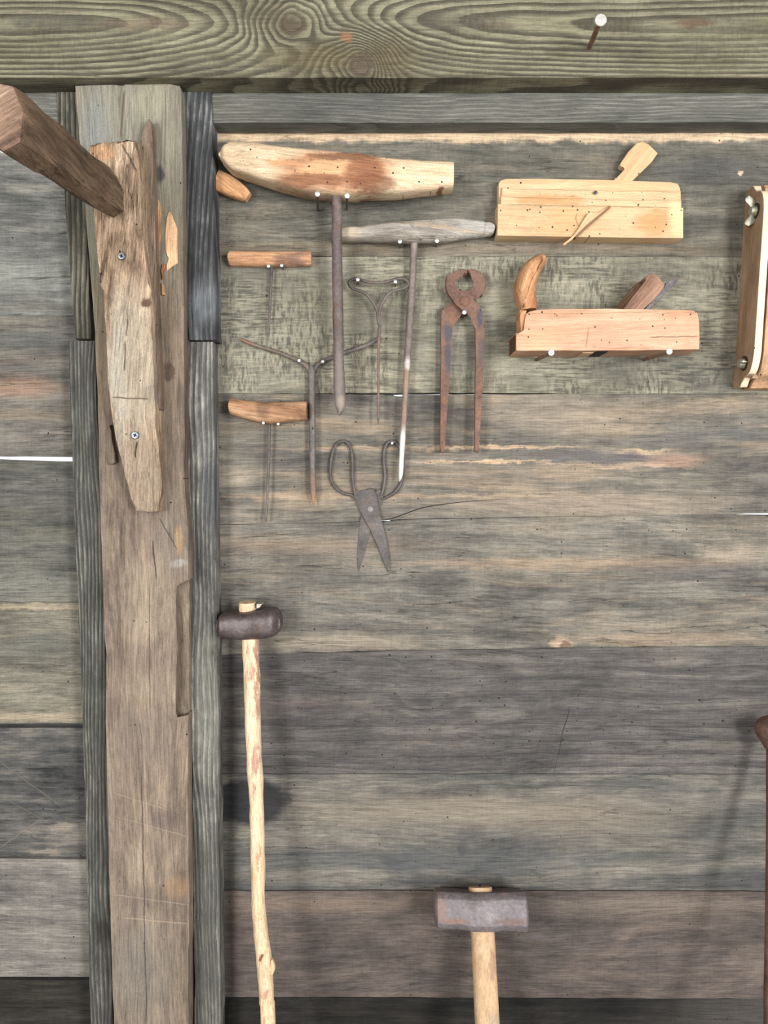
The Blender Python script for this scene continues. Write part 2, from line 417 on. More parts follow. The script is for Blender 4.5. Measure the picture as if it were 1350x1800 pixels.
m = bmat(3, (62, 60, 56), (98, 94, 85), (130, 122, 108), patch=C(144, 124, 98), patch_amt=.55, worm=.12, crack=.6,
         blobs=[(1000, 990, 0, 280, 9, C(152, 126, 98), .55, .6), (560, 960, 0, 200, 16, C(124, 104, 86), .45, .7), (600, 1128, 0, 130, 14, C(152, 136, 112), .5, .6), (1180, 1122, 0, 160, 12, C(148, 126, 98), .5, .6),
                (985, 1130, 0, 20, 9, C(170, 142, 110), .7, .4), (992, 1132, 0, 11, 5, C(96, 76, 60), .9, .3), (1200, 1000, 0, 120, 16, C(80, 76, 76), .5, .6), (500, 1000, 0, 120, 12, C(76, 72, 68), .45, .6)])
plank([(XR0, 923.3), (560, 919.7), (664, 916.6), (670, 917.6), (684, 917.6), (690, 914.6), (740, 912.5), (1040, 907.7), (1290, 904.6), (1312, 905.6), (1360, 906.4), (XR1, 906)],
      [(XR0, 1152), (480, 1148.6), (700, 1143), (1000, 1138), (XR1, 1131)], .003, m, 4)
m = bmat(4, (54, 52, 51), (83, 79, 75), (106, 100, 92), patch=C(118, 100, 86), patch_amt=.4, worm=.3, crack=.45, streak=.8,  # dimming light painted into the colours of this board and the two below
         rings=line_rings(.017, .45, C(66, 62, 62), hgt=.012, z0=P(700, 1258, 0).z + 4 * 1.9 * 2.11 + .3 * 2.11, knots=[(742, 1236, 0, 22, .03, 2.0)], noise_amp=.012),
         blobs=[(742, 1234, 0, 14, 7, C(66, 64, 64), .7, .5), (560, 1160, 0, 190, 12, C(70, 68, 68), .55, .5), (760, 1335, 0, 300, 6, C(66, 62, 62), .6, .5, 2), (880, 1255, 0, 45, 12, C(112, 106, 98), .5, .4)])
plank([(XR0, 1152.6), (480, 1149.2), (700, 1143.6), (1000, 1138.6), (XR1, 1131.6)], [(XR0, 1360), (675, 1360), (XR1, 1361)], -.001, m, 5)
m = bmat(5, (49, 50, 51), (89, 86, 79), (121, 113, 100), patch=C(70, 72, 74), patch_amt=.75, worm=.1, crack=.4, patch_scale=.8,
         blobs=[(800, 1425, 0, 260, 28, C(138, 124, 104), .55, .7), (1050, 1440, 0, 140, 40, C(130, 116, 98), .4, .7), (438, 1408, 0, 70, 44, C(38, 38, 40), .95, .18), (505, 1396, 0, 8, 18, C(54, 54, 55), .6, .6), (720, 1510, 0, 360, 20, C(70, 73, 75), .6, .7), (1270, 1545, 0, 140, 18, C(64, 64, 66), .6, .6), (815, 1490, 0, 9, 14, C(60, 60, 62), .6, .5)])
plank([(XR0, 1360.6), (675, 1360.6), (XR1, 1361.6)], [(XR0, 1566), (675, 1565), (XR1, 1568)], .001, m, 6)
m = bmat(6, (53, 47, 43), (81, 71, 65), (104, 90, 79), patch=C(86, 80, 82), patch_amt=.6, worm=.12, crack=.3, streak=.8,
         blobs=[(560, 1585, 0, 200, 16, C(120, 102, 86), .5, .6), (1150, 1590, 0, 170, 22, C(122, 108, 94), .5, .7)])
plank([(XR0, 1566.6), (675, 1565.6), (XR1, 1568.6)], [(XR0, 1752), (675, 1753), (XR1, 1757)], .004, m, 7)
m = bmat(7, (10, 10, 8), (30, 28, 25), (46, 42, 37), worm=.05, crack=.3, blobs=[(1350, 1800, 0, 150, 90, C(72, 67, 63), .8, .95)])  # near-black board colour stands in for the shadow at the wall's foot
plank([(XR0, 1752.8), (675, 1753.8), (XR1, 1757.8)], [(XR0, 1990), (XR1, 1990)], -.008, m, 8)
# left bay
m = bmat(8, (66, 66, 62), (104, 104, 98), (140, 138, 126), patch=C(78, 80, 80), patch_amt=.5, worm=.06, crack=.6, edge=(238, 0, C(216, 196, 168), 13), saw=.2, patch_scale=1.3,
         blobs=[(10, 254, 0, 26, 14, C(222, 218, 208), .9, .4), (60, 330, 0, 50, 8, C(140, 136, 122), .6, .5), (30, 480, 0, 60, 26, C(138, 138, 128), .5, .7), (50, 540, 0, 90, 8, C(88, 82, 70), .5, .6)])
plank([(XL0, 110), (XL1, 110)], [(XL0, 554), (XL1, 555)], .000, m, 9)
m = bmat(9, (56, 54, 50), (96, 92, 84), (126, 116, 102), patch=C(132, 106, 84), patch_amt=.6, worm=.06, crack=.6, patch_scale=1.2,
         blobs=[(40, 680, 0, 60, 16, C(138, 106, 84), .6, .6), (50, 730, 0, 70, 10, C(124, 106, 84), .5, .6), (60, 600, 0, 60, 20, C(88, 90, 88), .5, .7)])
plank([(XL0, 554.6), (XL1, 555.6)], [(XL0, 801.5), (0, 802), (127, 803), (XL1, 803.4)], .002, m, 10)
m = bmat(10, (50, 50, 46), (86, 85, 78), (116, 112, 98), patch=C(108, 104, 80), patch_amt=.5, worm=.08, crack=.4, blobs=[(40, 1030, 0, 90, 20, C(112, 110, 100), .6, .7), (60, 880, 0, 90, 24, C(80, 78, 72), .5, .7)])
plank([(XL0, 803.5), (0, 807), (60, 809.5), (127, 811), (XL1, 812)], [(XL0, 1057), (140, 1058.5), (XL1, 1059)], .001, m, 11)
m = bmat(11, (76, 73, 63), (108, 103, 89), (136, 127, 108), patch=C(146, 132, 104), patch_amt=.5, worm=.08, crack=.4,
         blobs=[(60, 1066, 0, 100, 5, C(160, 142, 112), .6, .5), (60, 1258, 0, 110, 9, C(158, 140, 112), .6, .5), (60, 1130, 0, 60, 24, C(92, 92, 84), .6, .7)])
plank([(XL0, 1057.6), (140, 1059.1), (XL1, 1059.6)], [(XL0, 1271), (140, 1271.5), (XL1, 1272)], .004, m, 12)
m = bmat(12, (42, 43, 44), (82, 80, 76), (116, 108, 98), patch=C(54, 56, 60), patch_amt=.8, worm=.06, crack=.5, patch_scale=1.3, grime=.3,
         lines=[(0, 1490, 70, 1440, 0, .0016, C(128, 116, 102), .35), (10, 1405, 90, 1450, 0, .0014, C(120, 110, 98), .3), (0, 1340, 110, 1420, 0, .0012, C(118, 108, 96), .4)],
         blobs=[(110, 1455, 0, 22, 10, C(140, 126, 108), .7, .5), (80, 1498, 0, 30, 5, C(140, 124, 104), .6, .5)])
plank([(XL0, 1278.5), (145, 1279.5), (XL1, 1280)], [(XL0, 1505), (150, 1506.5), (XL1, 1507)], -.001, m, 13)
m = bmat(13, (74, 70, 66), (110, 105, 97), (142, 134, 122), patch=C(84, 82, 80), patch_amt=.55, worm=.08, crack=.35, streak=.8)
plank([(XL0, 1507.5), (150, 1510), (XL1, 1510)], [(XL0, 1716), (158, 1717), (XL1, 1717.5)], .003, m, 14)
m = bmat(14, (16, 15, 12), (38, 35, 29), (56, 52, 44), worm=.06, crack=.3)  # shadow at the foot of the left bay put into a near-black colour
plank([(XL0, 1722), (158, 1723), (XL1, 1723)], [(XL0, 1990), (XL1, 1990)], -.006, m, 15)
# the long split above the scissors' tips and the upright saw cut
dk = plain('crack_black', C(38, 32, 27), 0, 1)
cp = [(672, 914.5, .9), (690, 911, 1.6), (715, 902, 1.5), (745, 892, 1.5), (790, 885, 1.2), (840, 880, .8), (880, 878, .3)]
obj('crack', loft([(x, y, .0005, w, .0007) for x, y, w in cp], segs=6, sub=3), dk, wall)
cp = [(1001, 1240, .3), (998, 1258, 1.1), (990, 1283, 1.0), (986, 1302, .7), (983, 1322, .9), (977, 1342, .4), (975, 1362, .8)]
obj('crack', loft([(x, y, -.0015, w, .0007) for x, y, w in cp], segs=6, sub=3), dk, wall)
# boards far below the picture, floor and added unseen roof boarding
m_floor = wood('earth_floor', C(44, 38, 32), C(70, 62, 52), C(98, 86, 72), off=40, crack=0, fine=.3)
bm = bmesh.new(); bmesh.ops.create_cube(bm, size=1, matrix=Matrix.Translation((0, -1.6, -.05)) @ Matrix.Diagonal((6, 3.6, .1, 1)))
setp(obj('floor', bm, m_floor), 'trodden earth floor of the open shed', None, None, 'structure')
m_low = wood('low_boards', C(40, 38, 35), C(74, 70, 64), C(100, 94, 85), off=44)
for i in range(4):
    z1 = P(675, 1990, 0).z - i * .16
    bm = bmesh.new(); z0 = max(z1 - .16, 0)
    bmesh.ops.create_cube(bm, size=1, matrix=Matrix.Translation(((P(XL0, 0).x + P(XR1, 0).x) / 2, .009, (z0 + z1) / 2)) @ Matrix.Diagonal((P(XR1, 0).x - P(XL0, 0).x, .02, z1 - z0, 1)))
    obj('plank', bm, m_low, wall)
    if z0 == 0: break

# added unseen side walls and roof boarding, restricting the sky's fill light
m_added_boards = wood('added_boards', C(52, 49, 44), C(92, 87, 78), C(124, 116, 102), off=46, crack=.2, fine=.5)
def shed(name, label, boxes):  # builds the added unseen walls and roof boarding
    t = thing(name, boxes[0][0], label, None, None, 'structure')
    for c, sz in boxes:
        bm = bmesh.new(); bmesh.ops.create_cube(bm, size=1, matrix=Matrix.Translation(c) @ Matrix.Diagonal(tuple(sz) + (1,)))
        obj('plank', bm, m_added_boards, t, False)
shed('added_wall_left', 'added unseen board wall that restricts sky light, on the left', [((-2.62, -1.25, .2 + .402 * i), (.03, 2.5, .4)) for i in range(6)])
shed('added_wall_right', 'added unseen board wall that restricts sky light, on the right', [((2.62, -1.25, .2 + .402 * i), (.03, 2.5, .4)) for i in range(6)])
shed('added_ceiling', 'added unseen roof boarding that restricts sky light', [((0, -.2 - .402 * i, 2.43), (5.2, .4, .03)) for i in range(6)])
# boards of the same wall above and beside the picture
for x0, x1 in ((-2.6, P(XL0, 0).x - .002), (P(XR1, 0).x + .002, 2.6)):
    for i in range(14):
        bm = bmesh.new(); bmesh.ops.create_cube(bm, size=1, matrix=Matrix.Translation(((x0 + x1) / 2, .012, .085 + .17 * i)) @ Matrix.Diagonal((x1 - x0, .02, .1685, 1)))
        obj('plank', bm, m_low, wall, False)

# ------------------------------------------------------------------ header beam, rails, battens
HZ = P(675, 42, .07).z
m = wood('header_wood', C(76, 73, 60), C(122, 118, 97), C(150, 145, 121), off=0, patch=C(104, 98, 74), patch_amt=.45, crack=.25, streak=.75, saw=.25, contrast=.9, fine=.9, wob=.5,
         rings=line_rings(.0060, .92, C(60, 56, 47), hgt=.015, z0=HZ, noise_amp=.004, freq=(1.5, 0, 0), sharp=.55,
                          knots=[(513, 44, .07, 44, .048, 1.5), (632, 108, .07, 46, .052, 1.25), (560, 60, .07, 105, .03, 2.1)]),
         blobs=[(513, 46, .07, 22, 16, C(72, 60, 50), .85, .4), (635, 112, .07, 20, 19, C(84, 72, 66), .9, .25), (609, 66, .07, 10, 8, C(150, 104, 74), .8, .4), (560, 100, .07, 90, 24, C(86, 74, 50), .6, .6), (690, 100, .07, 40, 32, C(84, 72, 50), .6, .6), (490, 40, .07, 50, 24, C(80, 70, 52), .45, .6),
                (110, 40, .07, 60, 14, C(76, 74, 66), .7, .5), (40, 38, .07, 22, 8, C(70, 70, 66), .6, .5), (255, 42, .07, 70, 9, C(112, 92, 78), .5, .5), (1218, 41, .07, 34, 6, C(92, 66, 50), .7, .5), (840, 40, .07, 60, 8, C(88, 76, 66), .5, .6), (790, 38, .07, 60, 18, C(76, 74, 66), .5, .5)])
pts = densify([(-480, -330), (1850, -330), (1850, 136.5), (-480, 136.5)], 40, .8, seed=3)
hb = thing('header_beam', P(675, 136, .03), 'broad olive-grey header beam with bold dark grain and two knots along the top', 'beam')
obj('timber', prism(pts, -.03, .07, .0022, 2), m, hb, True, 30)

m = wood('rail_wood', C(76, 76, 72), C(108, 107, 99), C(136, 134, 124), off=0, patch=C(92, 92, 90), crack=.2, streak=.6, contrast=.8, wob=.6,
         rings=line_rings(.0042, .55, C(80, 79, 74), hgt=.01, z0=P(675, 160, .033).z, noise_amp=.012, freq=(2.2, 0, 0), sharp=.55))
pts = densify([(368, 118), (1820, 118), (1820, 215), (373, 215.5)], 40, .8, seed=5)
o = obj('trim_1', prism(pts, .0045, .033, .0014, 2), m, None, True, 30, base=P(900, 215, .02)); setp(o, 'grey fine-grained rail board beneath the header, right of the post', None, None, 'structure')
pts = densify([(-440, 118), (108, 118), (104, 217), (-440, 217)], 40, .8, seed=6)
o = obj('trim_2', prism(pts, .0045, .033, .0014, 2), m, None, True, 30, base=P(0, 215, .02)); setp(o, 'short grey rail board beneath the header, left of the post', None, None, 'structure')

def batten_mat(name, off, px, dark, mid, light, line, period, amp=.006, streng=.8, **kw):
    # rings run upright: pith position is measured in the turned coordinates
    xw = P(px, 900, .033).x + off * 1.37
    return wood(name, C(*dark), C(*mid), C(*light), grain=90, off=off, streak=.8, contrast=.85, crack=.35, bump=.7,
                rings=line_rings(period, streng, C(*line), hgt=.012, z0=xw, noise_amp=amp, freq=(1.7, 0, 0), sharp=.5), **kw)
def batten(name, pts, d0, d1, mat, label, seed):
    o = obj(name, prism(densify(pts, 24, 1.0, seed=seed), d0, d1, .0016, 2), mat, None, True, 30, base=P(pts[2][0], pts[2][1], d0))
    return setp(o, label, None, None, 'structure')
mb1 = batten_mat('batten_wood_a', 5.1, 250, (48, 48, 48), (82, 83, 84), (150, 150, 147), (44, 45, 47), .0062, .012, tick=.2, grime=.3, blobs=[(362, 530, .035, 26, 34, C(122, 126, 130), .5, .6), (335, 560, .035, 14, 40, C(100, 104, 108), .5, .6)])
mb2 = batten_mat('batten_wood_b', 6.3, 300, (64, 63, 61), (122, 120, 113), (182, 178, 168), (58, 58, 58), .0052, tick=.2, grime=.5, blobs=[(370, 860, .033, 16, 70, C(70, 72, 76), .7, .5), (372, 700, .033, 14, 70, C(86, 86, 84), .5, .6), (385, 1650, .033, 60, 240, C(92, 92, 84), .55, .4), (365, 1250, .033, 24, 130, C(126, 124, 112), .4, .6)])
mb3 = batten_mat('batten_wood_c', 7.7, 190, (46, 45, 38), (84, 81, 70), (132, 127, 112), (44, 43, 37), .0060, tick=.2, grime=.3)
mb4 = batten_mat('batten_wood_d', 8.9, 205, (54, 54, 51), (94, 93, 86), (136, 133, 122), (50, 51, 50), .0046, tick=.2, grime=.3, blobs=[(180, 1640, .033, 16, 24, C(46, 42, 38), .7, .5)])
batten('trim_3', [(322, 160), (371, 160), (376, 380), (380, 597.5), (331, 597.5), (325, 380)], .0045, .036, mb1, 'upper length of dark ridged batten, right of the post', 11)
batten('trim_4', [(328, 600.5), (374, 600.5), (377, 860), (382, 1150), (384, 1400), (387, 1650), (389, 1990), (344, 1990), (342, 1700), (339, 1400), (335, 1150), (332, 900)], .005, .033, mb2, 'lower length of ridged grey batten, right of the post', 12)
batten('trim_5', [(99, 160), (140, 160), (152, 380), (160, 595.5), (132, 595.5), (121, 450), (113, 330)], .0045, .036, mb3, 'upper length of dark batten, left of the post behind the peg', 13)
batten('trim_6', [(120, 598.5), (166, 598.5), (173, 800), (181, 1000), (187, 1200), (192, 1500), (198, 1800), (203, 1990), (166, 1990), (159, 1780), (152, 1500), (146, 1300), (141, 1150), (134, 980), (127, 800)], .005, .033, mb4, 'lower length of dark batten, left of the post', 14)

# ------------------------------------------------------------------ the post
d = .054
mp = wood('post_wood', C(78, 68, 60), C(122, 108, 94), C(150, 134, 116), grain=90, off=3.3, patch=C(100, 88, 80), patch_amt=.5, crack=.35, worm=.06, streak=1.15, contrast=.95,
          blobs=[(225, 220, d, 100, 240, C(128, 125, 112), .92, .35), (150, 420, d, 34, 170, C(122, 120, 106), .8, .4), (300, 330, d, 24, 190, C(124, 118, 102), .6, .5), (170, 250, d, 22, 70, C(126, 127, 126), .6, .6), (262, 180, d, 30, 30, C(150, 144, 122), .6, .6), (175, 600, d, 14, 120, C(118, 104, 84), .6, .5),
                 (278, 306, d, 9, 15, C(62, 62, 62), .85, .4), (292, 650, d, 26, 110, C(112, 98, 82), .5, .5), (298, 652, d, 9, 16, C(80, 64, 54), .85, .35), (300, 950, d, 26, 60, C(112, 104, 94), .6, .5), (314, 950, d, 9, 24, C(156, 126, 92), .7, .4), (312, 990, d, 12, 8, C(150, 146, 138), .7, .4),
                 (240, 1160, d, 60, 30, C(98, 84, 76), .45, .7), (250, 1300, d, 50, 50, C(104, 94, 86), .5, .7), (285, 1440, d, 26, 18, C(92, 80, 78), .55, .6), (270, 1580, d, 60, 24, C(98, 88, 80), .5, .6), (240, 1710, d, 60, 90, C(118, 112, 104), .6, .6), (312, 1560, d, 20, 20, C(146, 116, 86), .5, .6)],
          lines=[(200, 1393, 295, 1423, d, .0012, C(166, 150, 130), .33), (205, 1435, 330, 1470, d, .0012, C(166, 150, 130), .33), (200, 1572, 330, 1590, d, .0014, C(160, 146, 130), .33), (215, 1612, 330, 1624, d, .0016, C(176, 156, 132), .33),
                 (248, 1350, 258, 1800, d, .0010, C(62, 54, 48), .8), (268, 950, 275, 1020, d, .0012, C(56, 46, 40), .8), (263, 1020, 264, 1260, d, .0009, C(70, 60, 52), .7), (280, 910, 310, 965, d, .0011, C(58, 50, 44), .7), (218, 160, 211, 245, d, .0020, C(92, 76, 60), .8), (187, 160, 186, 250, d, .0010, C(150, 146, 126), .6), (291, 160, 290, 300, d, .0010, C(92, 88, 78), .6)])
post = thing('timber_post', P(255, 1800, 0), 'old brown timber post, grey at its top, between two dark battens', 'post')
pts = [(132, 151), (160, 150), (198, 149), (217, 150), (217.5, 158), (219.5, 146), (262, 146), (300, 148), (316, 151), (319, 165), (321, 300), (322, 480), (324, 700), (325, 860), (328, 900), (331, 935), (331, 985), (331, 1020)]
notch = [(318, 1024), (310, 1030), (310, 1090), (312, 1140), (309, 1190), (308, 1250), (311, 1262)]
right = [(331, 1256), (331, 1300), (330, 1360), (331, 1500), (333, 1580), (331, 1700), (332, 1990)]
left = [(206, 1990), (201, 1800), (197, 1700), (193, 1550), (189, 1400), (186, 1270), (187, 1150), (182, 1060), (179, 960), (175, 845), (172, 700), (165, 560), (155, 430), (144, 290)]
obj('timber', prism(densify(pts + notch + right + left, 22, .9, seed=21), -.04, d, .002, 2), mp, post, True, 30)
mn = wood('notch_wood', C(76, 66, 57), C(114, 101, 88), C(150, 136, 118), grain=90, off=13.3, crack=.3)
obj('worn_edge', prism(densify([(306, 1016), (333, 1012), (333, 1262), (306, 1262)], 16, 1.2, seed=22), -.03, .043, .0015, 1), mn, post, True, 30)
mo = wood('fresh_split_wood', C(136, 90, 60), C(192, 150, 112), C(218, 186, 148), grain=88, off=14.1, crack=.3, worm=.02, streak=1.2)
zz = Z(9, 240, 330)
obj('fresh_split', prism(zz((490, 400), (520, 370), (560, 430), (610, 560), (640, 640), (645, 900), (650, 1200), (560, 1240), (480, 1330), (470, 1230), (520, 1120), (455, 1020), (455, 760), (470, 560)), .052, .0555, .0006, 1), mo, post)
obj('fresh_split', prism(zz((312, 175), (350, 190), (400, 350), (370, 560), (385, 760), (360, 1000), (352, 1170), (330, 1180), (322, 700)), .052, .0550, .0006, 1), mo, post)
mo2 = wood('split_heart_wood', C(104, 66, 40), C(160, 110, 74), C(206, 156, 118), grain=80, off=15.1, crack=.5)
obj('splinter', prism(zz((394, 1215), (452, 1200), (444, 1290), (408, 1340), (420, 1430), (396, 1450), (392, 1300)), .052, .0575, .0012, 1), mo2, post)
zz = Z(3, 0, 450)
obj('splinter', prism(zz((850, 140), (858, 145), (866, 205), (852, 205)), .052, .058, .0006, 1), mo, post)
# raised left-hand splinter beside the hook board
obj('splinter', prism(densify(zz((562, 900), (582, 890), (588, 960), (606, 1040), (612, 1085), (590, 1100), (568, 1100)), 10, .6), .052, .060, .0015, 1), mp, post)

# ------------------------------------------------------------------ hook board with its peg
hook = thing('peg_hook', P(235, 620, .054), 'rough tan board screwed to the post with a thick brown wooden peg jutting out', 'hook')
mh = wood('hook_board_wood', C(92, 74, 58), C(160, 136, 112), C(196, 174, 148), grain=86, off=9.1, patch=C(128, 104, 82), patch_amt=.5, crack=.45, worm=.06, streak=1.9, bump=1.0, patch_scale=1.6, fine=1.25, contrast=1.1,
          blobs=[(230, 640, .09, 42, 130, C(164, 152, 134), .75, .4), (240, 860, .09, 40, 110, C(146, 130, 112), .8, .35), (205, 660, .09, 14, 130, C(168, 164, 150), .5, .6), (180, 268, .09, 20, 14, C(190, 146, 104), .6, .5), (256, 690, .09, 16, 14, C(128, 118, 106), .5, .4), (255, 527, .09, 6, 8, C(84, 62, 48), .9, .4), (195, 478, .09, 10, 6, C(112, 92, 76), .5, .5), (232, 290, .09, 8, 40, C(112, 92, 78), .6, .6, -20)],
          lines=[(194, 698, 256, 700, .09, .0009, C(98, 80, 66), .7), (236, 775, 233, 805, .09, .0012, C(50, 42, 36), .9), (217, 600, 216, 650, .09, .0012, C(80, 64, 52), .7), (222, 560, 219, 590, .09, .0011, C(80, 64, 52), .6), (212, 250, 240, 300, .09, .0014, C(70, 56, 46), .7), (250, 350, 256, 450, .09, .0010, C(92, 72, 58), .6)])
bd = [(157, 254), (185, 250), (205, 247), (222, 248), (238, 246), (242, 270), (247, 320), (250, 400), (257, 470), (264, 540), (268, 600), (270, 680), (273, 750), (280, 800), (284, 850), (279, 900), (258, 900), (237, 898),
      (226, 855), (214, 820), (206, 780), (197, 730), (192, 690), (188, 620), (184, 540), (181, 496), (173, 480), (170, 430), (166, 380), (158, 320)]
def hslope(x, y): return .088 - .012 * max(0, min(1, (y - 500) / 400)) + .002 * math.sin(x * .13 + y * .021)
hb_ = obj('backboard', prism(densify(bd, 14, 1.3, seed=31), .0562, .088, .004, 3, slope=hslope), mh, hook, True, 30)
mhs = wood('hook_side_wood', C(74, 62, 52), C(112, 96, 82), C(136, 118, 100), grain=88, off=10.1, crack=.5, worm=.06)
obj('side_splinter', prism(densify([(243, 262), (250, 236), (256, 214), (261, 207), (266, 216), (268, 262), (271, 330), (273, 420), (275, 500), (279, 600), (283, 720), (270, 720), (262, 560), (252, 400)], 14, .8, seed=33), .0562, .070, .003, 2), mhs, hook, True, 30)
mpg = wood('peg_wood', C(54, 43, 35), C(100, 82, 66), C(138, 116, 94), grain='y', off=11.0, patch=C(76, 56, 42), patch_amt=.6, crack=.6, streak=1.1, bump=.9)
mpe = wood('peg_end_wood', C(86, 66, 56), C(136, 110, 92), C(170, 144, 122), grain=30, off=12.0, crack=.5, bump=.9, streak=1.2)
sec = [(19, -60), (38, -12), (30, 38), (0, 54), (-44, 30), (-60, -2), (-42, -54), (-8, -66)]   # section in pixels at the near end
def pegring(t, k=1.0):
    d_ = .078 + t * .265
    cx = 203 + (8 - 203) * ((1 / (1 - d_) - 1 / (1 - .078)) / (1 / (1 - .343) - 1 / (1 - .078)))
    cy = 352 + (212 - 352) * ((1 / (1 - d_) - 1 / (1 - .078)) / (1 / (1 - .343) - 1 / (1 - .078)))
    sc_ = (1 - .343) / (1 - d_) * k * (.86 + .14 * t + .03 * math.sin(t * 9))
    ring = []
    ss = [(sec[i][0] + (sec[(i + 1) % 8][0] - sec[i][0]) * q / 3, sec[i][1] + (sec[(i + 1) % 8][1] - sec[i][1]) * q / 3) for i in range(8) for q in range(3)]
    for i, (a, b) in enumerate(ss):
        v = P(cx + a * sc_, cy + b * sc_, d_)
        v += Vector((mnoise.noise(v * 24) * .003, 0, mnoise.noise(v * 24 + Vector((7, 0, 0))) * .003))
        ring.append(v)
    return ring
pg = obj('peg', skin([pegring(i / 14) for i in range(15)]), mpg, hook, True, 24)
bm = skin([pegring(1.0), pegring(1.012, .985), pegring(1.016, .9)]); obj('peg_end', bm, mpe, pg, True, 40)
ms = metal('screw_steel', C(92, 96, 100), C(122, 128, 134), C(160, 166, 172), .85, .38, 1.5)
md = plain('recess_dark', C(30, 30, 32), .5, .7)
def screw(px, py, dd, parent, r=6.3):
    s_ = obj('screw', disc(px, py, dd + .0015, r, .002, dome=.2), ms, parent)
    bm = bmesh.new(); c = P(px, py, dd + .0024)
    for ang in (.35, .35 + math.pi / 2):
        bmesh.ops.create_cube(bm, size=1, matrix=Matrix.Translation(c) @ Matrix.Rotation(ang, 4, 'Y') @ Matrix.Diagonal((.0042, .0006, .0011, 1)))
    obj('cross_recess', bm, md, s_, False)
    # washer-like rim
    return s_
screw(213, 450, .0885, hook); screw(237, 765, hslope(237, 765) + .0005, hook, 6.8)

# ------------------------------------------------------------------ nails
mnail = metal('nail_steel', C(150, 152, 154), C(184, 186, 190), C(214, 216, 220), .55, .42, 2)
mshank = metal('nail_shank', C(66, 60, 56), C(98, 90, 84), C(130, 122, 114), .5, .5, 2)
mrust = metal('nail_rust', C(84, 62, 48), C(122, 94, 74), C(152, 120, 96), .2, .8, 2)
def nail(px, py, dd, r, label, base_d=0.0, foot=None, head=None, shank=None, rs=.45):
    w = P(px, py, dd)
    ft = P(foot[0], foot[1], base_d) if foot else Vector((w.x, -base_d, w.z))
    n_ = thing('nail', ft, label, 'nail', 'nails in the shed wall')
    rr = r * px2m(dd) * rs
    ax = (w - ft); L = ax.length; t = ax.normalized()
    e1 = t.cross(Vector((0, 0, 1))).normalized(); e2 = t.cross(e1)
    def ring(c, q): return [c + e1 * q * math.cos(a * math.pi / 5) + e2 * q * math.sin(a * math.pi / 5) for a in range(10)]
    obj('shank', skin([ring(ft - t * .004, rr), ring(ft + t * (L - .0005), rr)]), shank or mshank, n_)
    R = r * px2m(dd)
    def hr(c, q): return [c + e1 * q * math.cos(a * math.pi / 8) + e2 * q * math.sin(a * math.pi / 8) for a in range(16)]
    obj('head', skin([hr(w - t * .0012, R * .75), hr(w - t * .0004, R), hr(w + t * .0004, R * .92), hr(w + t * .0007, R * .5)]), head or mnail, n_)
    return n_
nail(558, 341, .064, 4.6, 'left nail under the big pale auger handle', foot=(559, 371))
nail(610, 344, .062, 4.6, 'right nail under the big pale auger handle', foot=(610, 369))
nail(703, 424.5, .030, 3.6, 'nail left of the shank under the grey driftwood auger handle', foot=(703, 436))
nail(768, 423.5, .030, 3.6, 'nail right of the shank under the grey driftwood auger handle', foot=(767, 434))
nail(472, 467.5, .021, 3.0, 'left nail under the straight orange gimlet handle')
nail(495, 466.5, .021, 3.0, 'right nail under the straight orange gimlet handle')
nail(629, 491.5, .026, 3.2, 'nail in the left bend of the triangular wire spike')
nail(695, 495.0, .026, 3.2, 'nail in the right bend of the triangular wire spike')
nail(525.8, 633.5, .019, 2.9, 'nail on the left arm of the Y-shaped iron')
nail(567.2, 635.5, .019, 2.9, 'nail on the right arm of the Y-shaped iron')
nail(463, 743.3, .024, 2.6, 'left nail under the bent brown gimlet handle')
nail(489, 745.3, .024, 2.6, 'right nail under the bent brown gimlet handle')
nail(816.2, 549, .030, 3.9, 'nail in the crotch of the rusty pincers')
nail(689.2, 779, .012, 2.3, 'small nail inside the right loop of the scissors')
nail(600.5, 782, .008, 1.7, 'tiny dark nail inside the left loop of the scissors', head=mrust)
nail(969, 620, .085, 5.6, 'long nail under the heel of the horned jack plane', foot=(942, 633), rs=.58, shank=mrust)
nail(1176.5, 617.8, .090, 5.6, 'long nail under the front of the horned jack plane', foot=(1130, 633), rs=.58, shank=mrust)
nail(1056, 35, .128, 10.5, 'big flat-headed nail sticking out of the header beam', base_d=.07, foot=(1036, 84), rs=.45, shank=mrust, head=metal('nail_galvanised', C(140, 138, 132), C(176, 174, 168), C(206, 204, 198), .3, .6, 2))
nail(1047, 338.5, .0215, 3.2, 'dark nail through the upper face of the moulding plane', base_d=.010, head=plain('nail_dark', C(64, 66, 78), .5, .45))

# ------------------------------------------------------------------ iron tools
IRON = metal('auger_iron', C(70, 60, 58), C(98, 86, 83), C(128, 112, 106), .2, .7, 1, spots=C(110, 80, 66),
             blobs=[(595, 660, .03, 12, 50, C(134, 122, 118), .6, .6), (597, 712, .03, 12, 14, C(150, 136, 124), .7, .5)])
IRON2 = metal('tool_iron', C(62, 57, 54), C(93, 86, 81), C(122, 114, 107), .25, .65, 1.2, spots=C(112, 84, 68))
RUST = metal('pincer_rust', C(78, 58, 50), C(112, 84, 72), C(140, 104, 84), .12, .8, 1, spots=C(132, 92, 68),
             blobs=[(787, 585, .01, 9, 14, C(70, 72, 80), .85, .5), (787, 628, .01, 8, 28, C(66, 70, 80), .85, .5), (842, 562, .015, 6, 18, C(66, 70, 80), .85, .5), (845, 620, .015, 6, 26, C(84, 78, 80), .7, .5)])
STEEL = metal('scissor_steel', C(62, 57, 56), C(84, 78, 76), C(110, 103, 99), .3, .6, 1.4, spots=C(112, 88, 76))

